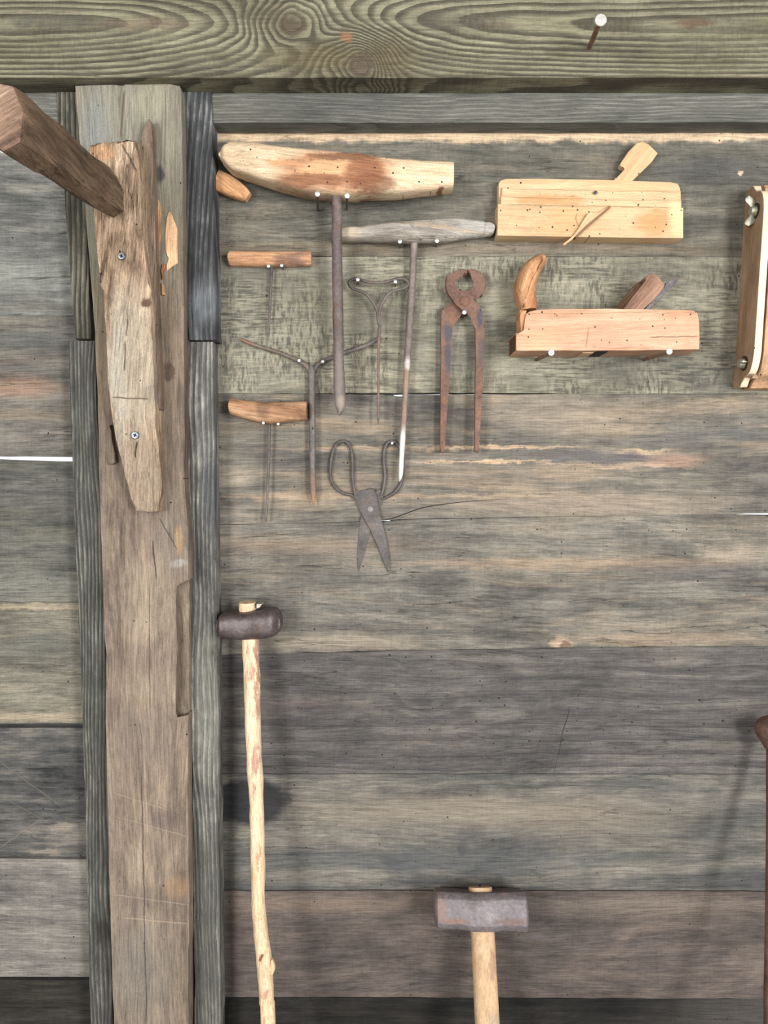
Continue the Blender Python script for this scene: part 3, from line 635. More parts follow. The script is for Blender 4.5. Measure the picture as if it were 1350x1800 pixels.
# big auger with a pale bark-scarred handle
t = thing('auger', P(597, 730, .02), 'big auger with a pale handle scarred by brown bark and a thick rusty shank', 'auger')
mA = wood('auger_handle_wood', C(182, 154, 122), C(211, 189, 158), C(230, 213, 186), grain=-5, off=20.3, worm=.6, crack=.25, streak=.7, contrast=.7, bump=.35, rough=.7, patch=C(214, 178, 138), patch_amt=.4,
          blobs=[(590, 300, .05, 95, 36, C(176, 124, 88), .85, .28), (580, 298, .05, 50, 15, C(206, 160, 120), .85, .22), (548, 318, .05, 60, 12, C(124, 82, 58), .8, .3), (640, 306, .05, 34, 30, C(132, 88, 62), .85, .3), (600, 277, .05, 60, 8, C(116, 82, 60), .8, .3), (655, 325, .05, 40, 14, C(118, 76, 52), .8, .3), (490, 286, .05, 26, 5, C(190, 130, 90), .7, .5), (520, 338, .05, 50, 7, C(110, 76, 56), .6, .5), (774, 331, .05, 5, 4, C(112, 74, 50), .9, .3), (430, 330, .05, 60, 12, C(196, 176, 140), .5, .6), (605, 270, .05, 8, 4, C(90, 90, 86), .6, .5)])
cols = [(388, 275, 281), (391, 270, 286), (398, 263, 294), (408, 257.5, 303), (420, 257, 308), (450, 259.5, 318), (490, 265, 330), (520, 268.5, 339), (550, 271, 345), (590, 275, 348.5), (620, 277, 349), (650, 281, 347), (690, 286.5, 345.5), (740, 289, 341.5), (780, 291, 337), (795.5, 292.5, 334)]
obj('handle', columns(cols, .034, lambda x: .022 if 420 < x < 700 else .018 if x > 395 else .012, power=4.2, sub=3, segs=28, rough=.0009, seed=1), mA, t, True, 30)
obj('shank', wire([(592, 340, 9), (592, 400, 9), (593.5, 500, 9), (594.5, 570, 9.2), (595.5, 630, 9), (596.5, 672, 10), (597, 695, 10.5), (598, 712, 9.5), (598, 722, 6), (596, 730, 2)], 9, .038, segs=16, rough=.0006), IRON, t)
obj('spoon_tip', wire([(599.5, 716, 2.0), (598, 722, 1.8), (595.5, 726, 1.5), (596, 731, .8)], 1.2, .042, segs=8), IRON, t)

# grey driftwood-handled auger
t = thing('auger', P(704, 843, .012), 'auger with a grey driftwood handle and a long thin shank whitened near its tip', 'auger')
mG = wood('driftwood', C(112, 104, 94), C(160, 153, 143), C(194, 187, 176), grain=-3, off=22.1, crack=.7, streak=1.1, bump=.8, worm=.02, blobs=[(612, 414, .02, 22, 12, C(182, 164, 138), .6, .5), (840, 402, .02, 40, 14, C(182, 180, 176), .5, .6), (725, 398, .02, 5, 4, C(110, 108, 106), .8, .4), (700, 424, .02, 110, 6, C(120, 110, 96), .5, .6), (785, 404, .02, 80, 4, C(176, 152, 122), .5, .6, -8)])
cols = [(586, 404, 421), (592, 401, 424.5), (610, 400, 425), (632, 401, 425), (640, 399, 425), (665, 396, 425.5), (700, 391, 427.5), (735, 388.5, 428.5), (770, 387, 427), (800, 386, 424), (830, 387.5, 419.5), (848, 389.5, 416.5), (851, 391, 416), (862, 391.5, 414), (867, 395, 411), (868.5, 400, 406)]
obj('handle', columns(cols, .0150, lambda x: .0125 if x < 850 else .009, power=2.5, sub=3, segs=24, rough=.0012, seed=5), mG, t, True, 45)
mGs = metal('grey_auger_iron', C(78, 70, 66), C(112, 101, 95), C(142, 130, 122), .2, .68, 1, spots=C(132, 100, 80), blobs=[(707, 800, .015, 14, 44, C(222, 220, 214), .92, .35), (716, 640, .015, 7, 10, C(196, 186, 180), .8, .5), (712, 670, .015, 7, 24, C(158, 126, 104), .6, .5), (710, 730, .015, 8, 26, C(146, 112, 92), .5, .5)])
obj('shank', wire([(728, 425, 6.2), (726, 470, 6.2), (722, 540, 6.4), (718, 600, 6), (715, 650, 5.4), (711.5, 710, 5.2), (708.5, 760, 4.9), (706, 800, 4.4), (704.5, 832, 4.0), (703, 842, 2.8), (702, 847, .8)], 6, .0155, segs=12, rough=.0004), mGs, t)

# straight orange gimlet
zz = Z(3.75, 370, 420)
t = thing('gimlet', P(472, 588, .008), 'small gimlet with a straight orange handle and a hair-thin spike', 'gimlet')
mO = wood('gimlet_wood', C(150, 106, 76), C(196, 150, 114), C(220, 182, 144), grain=-2, off=24.2, crack=.4, streak=1.2, rough=.7, blobs=[(505, 452, .02, 22, 9, C(104, 82, 76), .7, .6), (520, 462, .02, 16, 5, C(96, 76, 72), .75, .5), (490, 463, .02, 14, 5, C(112, 86, 72), .6, .5), (530, 447, .02, 18, 4, C(110, 88, 80), .6, .6)])
cols = [(402.5, 446, 463), (404, 443, 466.5), (410, 442.2, 468), (440, 442, 468.5), (475, 443, 469.5), (500, 442.5, 469), (525, 442.5, 468.3), (544, 443, 467.8), (548, 444, 467.2)]
obj('handle', columns(cols, .0125, .0096, power=2.1, sub=2, segs=22, rough=.0004), mO, t, True, 45)
obj('spike', wire(zz((402, 182, 3.2), (400, 260, 2.7), (394, 400, 2.5), (388, 520, 2.1), (384, 600, 1.8), (385, 655, .6)), 2, .0115, segs=8), IRON2, t)

# bent brown gimlet
zz = Z(3.4615, 370, 680)
t = thing('gimlet', P(467, 905, .008), 'gimlet with a bent brown horn-like handle and a thin rusty spike', 'gimlet')
mH = wood('bent_handle_wood', C(106, 74, 52), C(156, 118, 88), C(188, 152, 120), grain=-8, off=25.7, crack=.3, streak=1.3, rough=.65, blobs=[(463, 718, .02, 12, 18, C(110, 82, 66), .7, .6), (520, 708, .02, 20, 8, C(182, 152, 122), .5, .6)])
cols = [(ox, a, b) for ox, a, b in [(404.5, 706, 724), (405.5, 702, 728), (410, 701, 730), (430, 703.5, 737), (450, 705.5, 742.5), (468, 707, 745.5), (485, 706.8, 744.8), (505, 706.5, 742.5), (525, 705.7, 740), (535, 705.2, 739), (539.5, 706, 738)]]
obj('handle', columns(cols, .0150, .0125, power=2.3, sub=2, segs=22, rough=.0005), mH, t, True, 45)
obj('spike', wire(zz((358, 215, 3.0), (356, 330, 2.8), (351, 500, 2.6), (346, 680, 2.4), (339, 770, 2.5), (336, 800, 2.2), (338, 822, .6)), 2, .0115, segs=8, rough=.0003), IRON2, t)

# triangular wire spike
zz = Z(3.75, 370, 420)
t = thing('wire_spike', P(665, 740, .015), 'iron wire bent into a triangular handle above a straight spike', 'spike')
obj('handle', wire(zz((1107, 560), (1102, 500), (1092, 455), (1062, 405), (1030, 368), (990, 345), (945, 330), (920, 310), (914, 285), (935, 268), (975, 266), (1040, 284), (1110, 290), (1180, 278), (1225, 264), (1270, 262), (1298, 280), (1302, 305), (1270, 328), (1215, 340), (1170, 365), (1140, 410), (1118, 455), (1114, 500), (1116, 560), (1112, 610)), 2.7, .0185, segs=10), IRON2, t)
mW = metal('spike_iron', C(78, 64, 60), C(106, 88, 82), C(132, 110, 100), .2, .7, 1.5, spots=C(128, 88, 74))
obj('spike', wire(zz((1110, 600, 3.0), (1112, 625, 3.0), (1109, 700, 2.4), (1108, 850, 2.3), (1107, 1050, 2.1), (1106, 1170, 2.2), (1106, 1200, 1.4), (1107, 1222, .4)), 2.3, .0185, segs=9), mW, t)

# Y-shaped iron
t = thing('forked_iron', P(549, 885, .006), 'Y-shaped iron tool with two spread arms and a twisted tip', 'tool')
obj('arm', wire(zz((176, 646, .8), (215, 668, 2.6), (270, 692, 3.4), (370, 724, 3.6), (460, 752, 3.6), (540, 785, 3.9), (600, 812, 4.2), (640, 845, 4.6), (660, 890, 4.4)), 3.5, .009, segs=10, rough=.0004), metal('arm_iron', C(80, 70, 62), C(108, 96, 86), C(132, 120, 108), .25, .65, 1.3, spots=C(128, 94, 74), blobs=[(430, 597, .01, 22, 12, C(130, 96, 74), .7, .5)]), t)
obj('arm', wire(zz((1120, 640, 1.5), (1100, 660, 3.8), (1060, 685, 3.9), (990, 715, 3.8), (875, 752, 3.7), (760, 800, 3.9), (705, 830, 4.5), (680, 880, 4.6)), 3.7, .009, segs=10, rough=.0004), IRON2, t)
z2 = Z(3.4615, 370, 680)
stem = zz((664, 835, 3.5), (668, 870, 6.4), (669, 950, 6.0), (670, 1100, 5.8), (671, 1260, 5.6)) + z2((618, 120, 5.4), (620, 350, 5.4), (622, 530, 5.3), (624, 590, 5.9), (626, 640, 5.6), (626, 675, 3.4), (627, 705, 2.4), (626, 718, .5))
obj('shank', wire(stem, 5.5, .0105, segs=12, power=2.6, rough=.0004), metal('stem_iron', C(74, 70, 68), C(104, 98, 93), C(128, 120, 114), .25, .62, 1.3, spots=C(122, 92, 74), blobs=[(551, 878, .01, 7, 14, C(160, 116, 86), .8, .5), (550, 850, .01, 8, 20, C(118, 88, 74), .6, .5)]), t)

# pincers
zz = Z(4.739, 720, 440)
t = thing('pincers', P(812, 795, .005), 'rusty blacksmith pincers with round jaws and long straight legs', 'pincers')
back = zz((482, 158), (540, 154), (598, 182), (636, 238), (637, 305), (610, 375), (565, 390), (520, 440), (470, 520), (415, 532), (385, 565), (368, 620), (352, 720), (344, 900), (330, 1100), (318, 1300), (302, 1500), (292, 1680), (256, 1684), (255, 1560), (258, 1350), (260, 1100), (264, 900), (262, 700), (266, 487), (310, 472), (362, 430), (430, 340), (520, 345), (552, 310), (556, 268), (530, 222), (492, 196))
obj('right_jaw', prism(densify(back, 7, .35, seed=3), .004, .015, .0028, 3), RUST, t)
front = zz((480, 158), (430, 152), (362, 182), (306, 222), (296, 285), (308, 340), (348, 398), (395, 462), (435, 508), (492, 522), (524, 548), (542, 605), (549, 700), (553, 900), (549, 1100), (547, 1400), (540, 1676), (578, 1684), (590, 1450), (604, 1200), (618, 900), (624, 620), (606, 500), (565, 462), (548, 400), (500, 352), (430, 322), (380, 314), (357, 275), (382, 238), (430, 207), (468, 198), (485, 180))
obj('left_jaw', prism(densify(front, 7, .35, seed=4), .0125, .0225, .0028, 3), RUST, t)
obj('rivet', disc(720 + 460 / 4.739, 440 + 422 / 4.739, .0238, 9.2, .0025, dome=.6), metal('rivet_rust', C(84, 60, 48), C(112, 82, 66), C(134, 100, 80), .1, .8, 1.5), t)

# scissors
zz = Z(6.665, 560, 750)
t = thing('scissors', P(655, 1005, .003), 'old hand-forged iron scissors with long loops, hung points down', 'scissors')
bk = zz((672, 748), (710, 748), (738, 738), (772, 770), (746, 862), (716, 970), (660, 1100), (605, 1215), (555, 1420), (508, 1585), (466, 1706), (450, 1560), (462, 1360), (480, 1160), (498, 1040), (560, 880))
obj('left_blade', prism(densify(bk, 5, .15), .0012, .0040, .0008, 1), STEEL, t)
fr = zz((405, 770), (425, 742), (452, 762), (490, 766), (540, 742), (585, 728), (640, 722), (665, 760), (690, 872), (712, 1000), (750, 1150), (798, 1350), (834, 1540), (832, 1705), (812, 1690), (770, 1590), (700, 1410), (608, 1205), (520, 1045), (470, 935), (432, 840))
obj('right_blade', prism(densify(fr, 5, .15), .0042, .0070, .0008, 1), STEEL, t)
obj('left_loop', wire(zz((425, 830, 2.8), (385, 802), (300, 784), (215, 730), (158, 650), (138, 560), (139, 460), (158, 330), (195, 225), (260, 172), (325, 178), (372, 240), (390, 330), (397, 450), (398, 600), (408, 700), (428, 780, 3.2)), 2.7, .0050, segs=10), STEEL, t)
obj('right_loop', wire(zz((748, 852, 2.4), (800, 825), (880, 780), (950, 695), (984, 600), (996, 500), (988, 390), (955, 270), (910, 195), (850, 172), (798, 205), (768, 290), (763, 400), (772, 500), (778, 580), (768, 670), (752, 750), (735, 800, 3.4)), 2.7, .0045, segs=10), STEEL, t)
obj('rivet', disc(560 + 605 / 6.665, 750 + 966 / 6.665, .0076, 5.6, .0012, dome=.5), metal('scissor_rivet', C(96, 88, 86), C(120, 112, 108), C(140, 132, 128), .3, .55, 2), t)

# stub of orange wood peeping from behind the batten
t = wood('stub_wood', C(150, 100, 64), C(196, 148, 106), C(220, 180, 138), grain=-38, off=27.7, crack=.4, streak=1.2)
o = obj('wooden_stub', loft([(381, 318, .011, 17.5, .009), (400, 326, .011, 17, .009), (418, 336, .011, 14.5, .009), (431, 343, .011, 11, .008), (437, 347, .011, 8, .006)], power=5, sub=3, rough=.0006), t, None, True, 45, base=P(383, 319, 0))
setp(o, 'short orange wooden stub wedged against the batten below the pale auger handle', 'wood')

# ------------------------------------------------------------------ moulding plane
zz = Z(2.647, 840, 220)
t = thing('moulding_plane', P(1038, 418, 0), 'long yellow wooden moulding plane with stepped side and a tilted wedge', 'plane')
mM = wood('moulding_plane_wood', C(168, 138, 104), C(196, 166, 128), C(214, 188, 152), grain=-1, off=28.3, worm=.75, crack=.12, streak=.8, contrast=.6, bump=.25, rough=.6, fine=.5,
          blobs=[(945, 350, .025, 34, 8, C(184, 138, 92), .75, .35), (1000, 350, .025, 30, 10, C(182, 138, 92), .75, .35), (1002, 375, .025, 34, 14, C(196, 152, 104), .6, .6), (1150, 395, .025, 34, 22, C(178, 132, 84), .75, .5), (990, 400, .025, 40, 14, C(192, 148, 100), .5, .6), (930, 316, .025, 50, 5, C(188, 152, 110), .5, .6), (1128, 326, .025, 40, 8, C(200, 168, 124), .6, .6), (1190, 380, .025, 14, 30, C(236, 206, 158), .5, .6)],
          lines=[(975, 342.5, 1011, 342.5, .025, .0009, C(92, 62, 40), .8), (882, 331.5, 1197, 338, .0185, .0007, C(128, 96, 64), .55), (882, 346.5, 1197, 353.5, .022, .0007, C(128, 96, 64), .5), (876, 361, 1200, 366, .024, .0009, C(120, 88, 58), .6)])  # long lines paint shade along the steps; the short one is a crack
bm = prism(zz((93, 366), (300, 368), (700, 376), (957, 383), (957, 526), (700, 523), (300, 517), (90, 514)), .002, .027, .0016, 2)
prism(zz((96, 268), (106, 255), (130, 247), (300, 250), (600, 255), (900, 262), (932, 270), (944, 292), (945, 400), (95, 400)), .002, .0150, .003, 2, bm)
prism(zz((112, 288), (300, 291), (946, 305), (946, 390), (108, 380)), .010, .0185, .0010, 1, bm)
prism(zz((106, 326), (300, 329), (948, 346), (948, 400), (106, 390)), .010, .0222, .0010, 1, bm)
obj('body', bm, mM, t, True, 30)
mMw = wood('moulding_wedge_wood', C(170, 132, 96), C(196, 160, 120), C(212, 180, 142), grain=50, off=29.1, worm=.15, crack=.1, contrast=.6, bump=.25, rough=.6, fine=.5)
obj('wedge', prism(zz((628, 262), (640, 246), (693, 203), (672, 197), (661, 186), (668, 172), (700, 122), (738, 84), (765, 77), (795, 88), (838, 130), (812, 168), (716, 262)), .005, .015, .0012, 2), mMw, t)
obj('wedge_tip', prism(zz((395, 552), (402, 560), (440, 530), (480, 490), (540, 440), (615, 378), (612, 374), (560, 412), (530, 402), (510, 412), (490, 446), (470, 480), (450, 512), (420, 535)), .022, .0315, .0008, 1), mMw, t)
obj('iron', prism(zz((452, 518), (458, 524), (500, 484), (560, 432), (618, 382), (614, 376), (560, 420), (500, 470)), .022, .0322, .0003, 1), plain('plane_iron_dark', C(122, 86, 58), .1, .6), t)
es = [(470 + 60 * math.cos(a) * .55, 410 + 62 * math.sin(a)) for a in [math.radians(100 + q * 16) for q in range(11)]]
bm = bmesh.new()
for q in range(10):
    pass
obj('escapement_edge', loft([(840 + x / 2.647, 220 + y / 2.647, .0270, .7, .0006) for x, y in [(462, 412), (456, 430), (460, 452), (470, 470), (478, 478)]], segs=6, sub=3), plain('escapement_line', C(160, 122, 84), 0, .7), t)

# ------------------------------------------------------------------ horned jack plane
zz = Z(3.375, 860, 420)
t = thing('jack_plane', P(1065, 620, 0), 'pinkish wooden jack plane with a curved front horn, resting on two long nails', 'plane')
mJ = wood('jack_plane_wood', C(152, 114, 90), C(190, 152, 124), C(210, 176, 148), grain=0, off=30.9, worm=.5, crack=.3, streak=.8, contrast=.75, bump=.35, rough=.65, patch=C(190, 142, 110), patch_amt=.5, fine=.6,
          lines=[(1140, 592, 1228, 592, .053, .0008, C(110, 80, 60), .85), (930, 552, 1140, 549, .053, .0007, C(150, 110, 82), .6), (1034, 575, 1030, 612, .053, .0012, C(150, 108, 80), .6)],
          blobs=[(940, 600, .053, 40, 22, C(208, 158, 122), .5, .6), (980, 548, .053, 60, 8, C(178, 138, 106), .6, .6), (1200, 552, .053, 30, 8, C(176, 128, 98), .6, .6), (935, 560, .053, 18, 30, C(186, 146, 116), .5, .6), (1215, 600, .053, 14, 40, C(190, 148, 116), .5, .6)])
bd = zz((160, 556), (205, 551), (212, 548), (214, 470), (216, 446), (240, 428), (290, 420), (400, 416), (700, 414), (1000, 419), (1215, 424), (1236, 436), (1246, 480), (1247, 655), (900, 660), (400, 662), (160, 663))
obj('body', prism(densify(bd, 14, .35, seed=41), .002, .053, .0016, 2), mJ, t, True, 30)
mJe = wood('jack_plane_end', C(70, 46, 34), C(104, 72, 54), C(132, 98, 76), grain=90, off=31.4, crack=.4)
xl = P(860 + 160 / 3.375, 600, .053).x; za, zb = P(907, 420 + 557 / 3.375, .053).z, P(907, 420 + 662 / 3.375, .053).z
bm = bmesh.new(); bmesh.ops.create_cube(bm, size=1, matrix=Matrix.Translation((xl - .0002, -.0275, (za + zb) / 2)) @ Matrix.Diagonal((.0010, .0492, za - zb - .0022, 1)))
obj('end_grain', bm, mJe, t, False)['label'] = 'dark brown end face'
mHn = wood('horn_wood', C(128, 82, 52), C(182, 132, 92), C(210, 164, 122), grain=70, off=32.2, crack=.8, streak=1.5, bump=.9, rough=.6, blobs=[(950, 465, .04, 8, 16, C(120, 78, 54), .6, .6), (940, 545, .04, 8, 30, C(172, 110, 72), .5, .6), (905, 480, .04, 10, 30, C(150, 104, 70), .5, .6)])
hp = zz((333, 118, .030, 3, .006), (322, 122, .030, 9, .010), (296, 136, .030, 12.5, .014), (262, 172, .030, 15.5, .016), (236, 215, .030, 17, .018), (218, 262, .030, 18.3, .018), (212, 310, .030, 18.2, .018), (214, 355, .030, 17.6, .018), (222, 395, .030, 16.5, .017), (226, 428, .030, 14.5, .016))
obj('horn', loft(hp, segs=22, power=2.3, sub=3, rough=.0008, seed=9), mHn, t, True, 50)
obj('horn_tenon', prism(zz((180, 420), (225, 424), (216, 450), (212, 549), (184, 551), (183, 460)), .022, .050, .001, 1), mHn, t)
mJw = wood('jack_wedge_wood', C(84, 60, 46), C(128, 98, 80), C(156, 124, 104), grain=48, off=33.3, crack=.5, streak=1.1, bump=.6)
wb_ = obj('wedge', prism(zz((790, 422), (850, 345), (937, 250), (922, 240), (932, 222), (965, 199), (1000, 216), (1044, 272), (1034, 300), (970, 368), (912, 422)), .020, .050, .0016, 2), mJw, t)
obj('wedge_back', prism(zz((745, 420), (845, 300), (880, 262), (918, 238), (932, 250), (850, 340), (800, 420)), .012, .030, .001, 1), mJw, t)
obj('iron', prism(zz((915, 422), (965, 372), (1040, 292), (1048, 262), (1085, 240), (1130, 214), (1122, 240), (1080, 292), (950, 420)), .018, .046, .0006, 1), metal('plane_blade', C(58, 54, 56), C(84, 80, 82), C(108, 102, 104), .4, .5, 1.2, spots=C(88, 66, 56)), t)
z_ = P(1050, 618, .064).z
bm = bmesh.new(); bmesh.ops.create_cube(bm, size=1, matrix=Matrix.Translation((P(1056, 620, .04).x, -.028, P(1056, 616.4, .053).z)) @ Matrix.Diagonal((.013, .040, .0012, 1)))
obj('mouth', bm, plain('mouth_dark', C(26, 20, 16), 0, 1), t, False)
bm = bmesh.new(); bmesh.ops.create_cube(bm, size=1, matrix=Matrix.Translation((P(1034, 620, .04).x, -.024, P(1034, 616.4, .053).z)) @ Matrix.Diagonal((.013, .030, .0016, 1)))
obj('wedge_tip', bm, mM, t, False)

# ------------------------------------------------------------------ upright fillister plane at the frame's edge
t = thing('fillister_plane', P(1330, 683, 0), 'upright wooden plane with two wing nuts on its side, cut by the photo edge', 'plane')
mF = wood('fillister_wood', C(122, 96, 74), C(158, 130, 104), C(190, 160, 130), grain=87, off=34.4, worm=.08, crack=.2, streak=.9, contrast=.8, bump=.3, rough=.6, fine=.6)
mFe = wood('fillister_edge_wood', C(196, 170, 138), C(220, 200, 170), C(236, 220, 194), grain=87, off=35.4, worm=.25, crack=.1, contrast=.6, bump=.2, rough=.6, fine=.4)
ZT, ZB = P(1310, 338, 0).z, P(1287, 684, 0).z
XT, XB = P(1310, 338, 0).x, P(1287, 684, 0).x
def fx(z): return XB + (XT - XB) * (z - ZB) / (ZT - ZB)
def ogee_board(x_off, w, dmax, ext, d0=.0, bev=.0008):
    prof = [(d0, 0), (.020, 0), (.0225, .001), (.026, .006), (.031, .0105), (.037, .012), (.0425, .014), (.047, .019), (.0505, .028), (.052, .04)]
    prof = [(dd, zz_) for dd, zz_ in prof]
    pr = [(dd / .052 * dmax, ZB - ext + zz_) for dd, zz_ in prof] + [(dd / .052 * dmax, ZT + ext - zz_) for dd, zz_ in prof[::-1]]
    bm = bmesh.new()
    a = [bm.verts.new((fx(z) + x_off, -dd, z)) for dd, z in pr]; b = [bm.verts.new((fx(z) + x_off + w, -dd, z)) for dd, z in pr]
    f1 = bm.faces.new(a); f2 = bm.faces.new(b[::-1]); n = len(pr)
    for i in range(n): bm.faces.new((a[i], b[i], b[(i + 1) % n], a[(i + 1) % n]))
    bmesh.ops.bevel(bm, geom=list(f1.edges) + list(f2.edges), offset=bev, segments=1, affect='EDGES')
    bmesh.ops.triangulate(bm, faces=[f for f in bm.faces if len(f.verts) > 6])
    return bm
fb = obj('fence', ogee_board(0, .0085, .053, 0), mF, t, True, 30)
# the planed pale front edge of the fence
bm = bmesh.new()
prof = [(.0205, -.0002), (.0228, .001), (.0265, .0062), (.0315, .0107), (.0375, .0122), (.0430, .0142), (.0478, .0192), (.0515, .028), (.0535, .04)]
pr = [(dd, ZB + q) for dd, q in prof] + [(dd, ZT - q) for dd, q in prof[::-1]]
rows = []
for dd, z in pr:
    rows.append([Vector((fx(z) - .0001, -dd + .0004, z)), Vector((fx(z) - .0001, -dd - .0006, z)), Vector((fx(z) + .0086, -dd - .0006, z)), Vector((fx(z) + .0086, -dd + .0004, z))])
obj('pale_edge', skin(rows, bm), mFe, fb, True, 30)
obj('stock', ogee_board(.0135, .034, .050, .002), wood('fillister_stock_wood', C(140, 104, 78), C(178, 140, 108), C(206, 170, 136), grain=87, off=36.4, worm=.1, crack=.2, contrast=.8, bump=.3, rough=.6), t, True, 30)
bm = bmesh.new(); bmesh.ops.create_cube(bm, size=1, matrix=Matrix.Translation((fx((ZT + ZB) / 2) + .011, -.02, (ZT + ZB) / 2)) @ Matrix.Rotation(math.atan2(XT - XB, ZT - ZB), 4, 'Y') @ Matrix.Diagonal((.007, .036, (ZT - ZB) * .93, 1)))
obj('spacer', bm, mF, t, False)
# brass-toned wing nuts
mZ = metal('wing_nut_zinc', C(140, 140, 126), C(176, 176, 160), C(206, 206, 194), .6, .42, 2, blobs=[(1333, 371, .04, 6, 7, C(190, 176, 112), .7, .5), (1313, 636, .04, 5, 6, C(190, 178, 116), .7, .5)])
def wing_nut(py, dd, turned):
    z = P(1320, py, dd).z; x = fx(z); y = -dd
    bm = bmesh.new()
    def cyl(x0, x1, r0, r1, seg=18):
        skin([[Vector((xx, y + r * math.cos(2 * math.pi * q / seg), z + r * math.sin(2 * math.pi * q / seg))) for q in range(seg)] for xx, r in ((x0, r0), ((x0 + x1) / 2, r0 * .97), (x1, r1))], bm)
    cyl(x + .001, x - .0075, .0066, .0050)
    nut = obj('wing_nut', bm, mZ, t, True, 50)
    for sgn in (1, -1):
        # a leaf: widening ear that sweeps away from the hub
        rows = []
        for u in range(9):
            s_ = u / 8
            rad = .0045 + s_ * .0135; out = -.0050 - .0045 * s_ ** 1.2
            wdt = .0024 + .0034 * (1 - math.cos(min(1, s_ / .55) * math.pi)) / 2 if s_ < .55 else .0058 * math.sqrt(max(0, 1 - ((s_ - .55) / .46) ** 2)) + .0003
            th = .0011
            loc = []
            for a_ in range(10):
                ang = 2 * math.pi * a_ / 10
                loc.append((out + math.cos(ang) * wdt, math.sin(ang) * th))
            ring = []
            for ox, oth in loc:
                if turned: ring.append(Vector((x + ox, y - sgn * rad, z + oth)))
                else: ring.append(Vector((x + ox, y + oth, z + sgn * rad)))
            rows.append(ring)
        obj('wing', skin(rows), mZ, nut, True, 50)
    bm = bmesh.new()  # dark disc painting in the shadow of the recess round the nut
    skin([[Vector((xx, y + r * math.cos(2 * math.pi * q / 20), z + r * math.sin(2 * math.pi * q / 20))) for q in range(20)] for xx, r in ((x + .0005, .0092), (x - .0012, .0092), (x - .0016, .0086))], bm)
    obj('recess_shade', bm, plain('recess_shade_dark', C(56, 44, 36), .3, .7), nut, True, 40)
wing_nut(371, .034, False); wing_nut(639, .030, True)

# ------------------------------------------------------------------ sledgehammers
def to_floor(px, py, d0, d1, w0, k):
    """points of a handle that goes on below the picture to the floor, leaning out from the wall"""
    a = P(px, py, d0); out = []
    for i in range(1, k + 1):
        f_ = i / k
        z = a.z * (1 - f_) + .002 * f_; d_ = d0 + (d1 - d0) * f_
        # inverse of P for the pixel row, at this depth
        y_, zz_ = 1 - d_, z - CAMZ
        fwd = y_ * CT - zz_ * ST; up = y_ * ST + zz_ * CT
        out.append((px, 900 - F * up / fwd, d_, w0 * (1 - d0) / (1 - d_), w0 * px2m(d0)))
    return out
t = thing('sledgehammer', (P(480, 1800, .14).x, -.26, 0), 'long-handled hammer with a rounded dark iron head and pale peeled branch handle', 'hammer')
zz = Z(4.5, 370, 1030)
mK = wood('peeled_branch', C(186, 152, 118), C(212, 184, 150), C(230, 208, 178), grain=90, off=50.2, crack=.2, streak=.8, contrast=.7, bump=.5, rough=.7, worm=.01,
          blobs=[(448, 1150, .06, 4, 24, C(158, 116, 102), .8, .3), (440, 1185, .06, 4, 14, C(160, 120, 106), .7, .4), (450, 1200, .06, 3.5, 36, C(162, 112, 90), .75, .3), (452, 1245, .06, 4, 30, C(170, 124, 104), .75, .35), (450, 1335, .06, 4.5, 26, C(166, 122, 106), .85, .3), (433, 1150, .06, 3, 14, C(172, 128, 108), .6, .4), (431, 1200, .06, 3, 30, C(190, 140, 110), .6, .4), (449, 1385, .06, 3, 14, C(160, 120, 106), .8, .35), (458, 1490, .06, 2, 26, C(170, 112, 86), .7, .3), (450, 1637, .06, 2.5, 14, C(170, 118, 92), .6, .3), (467, 1658, .07, 3, 5, C(104, 56, 40), .9, .3), (474, 1715, .07, 4, 10, C(176, 124, 100), .7, .4), (472, 1758, .07, 2.5, 16, C(170, 116, 92), .7, .35), (471, 1783, .07, 3, 3, C(120, 76, 60), .8, .3), (452, 1525, .06, 5, 6, C(206, 160, 120), .6, .4)])
mHd = metal('hammer_iron', C(54, 46, 44), C(78, 68, 66), C(106, 96, 94), .4, .46, .9, spots=C(86, 66, 56), bump=.6)
hc = zz((66, 0), (562, 0))
cols = [(370 + x / 4.5, 1030 + a / 4.5, 1030 + b / 4.5) for x, a, b in [(62, 285, 345), (66, 258, 372), (78, 228, 390), (100, 212, 402), (140, 206, 408), (230, 199, 413), (330, 188, 413), (420, 177, 409), (490, 171, 398), (525, 180, 380), (548, 202, 362), (558, 232, 342), (562, 265, 318)]]
obj('head', columns(cols, .034, lambda x: .024 if 392 < x < 486 else .019 if 388 < x < 491 else .013, power=3.2, sub=2, segs=32, rough=.0008), mHd, t, True, 50)
path = [(435, 1058.5, .030, 14.5, .0095), (435.5, 1070, .030, 15, .0105), (437, 1100, .033, 14.6, .010), (440, 1122, .036, 14.2, .0098), (442, 1170, .040, 14.2, .0100), (443.5, 1230, .046, 14.2, .0102), (445, 1290, .052, 13.6, .0100), (448, 1350, .058, 13.4, .0098), (450.5, 1400, .063, 13, .0094), (452, 1450, .068, 12.6, .0092), (453.5, 1520, .075, 12.6, .0090), (454.5, 1590, .082, 12.5, .0088), (459, 1640, .087, 12.8, .0090), (464, 1690, .092, 14, .0095), (467, 1725, .096, 13.4, .0092), (469, 1760, .1, 13.0, .0090), (471, 1800, .104, 13.0, .0088)]
path += to_floor(473, 1830, .107, .26, 13, 4)
obj('handle', loft(path, segs=18, power=2.2, sub=3, rough=.0011, seed=3), mK, t, True, 50)
obj('wedge', prism(zz((362, 140), (392, 146), (404, 138), (410, 146), (396, 160), (384, 176), (362, 180)), .028, .040, .0006, 1), metal('wedge_sliver', C(120, 110, 104), C(158, 148, 142), C(196, 186, 176), .4, .5, 2), t)
obj('knot', loft([(478, 1686, .095, 2, .003), (479.5, 1694, .095, 4.2, .004), (480, 1703, .095, 4, .004), (478.5, 1712, .095, 2, .003)], sub=3, segs=10), mK, t)

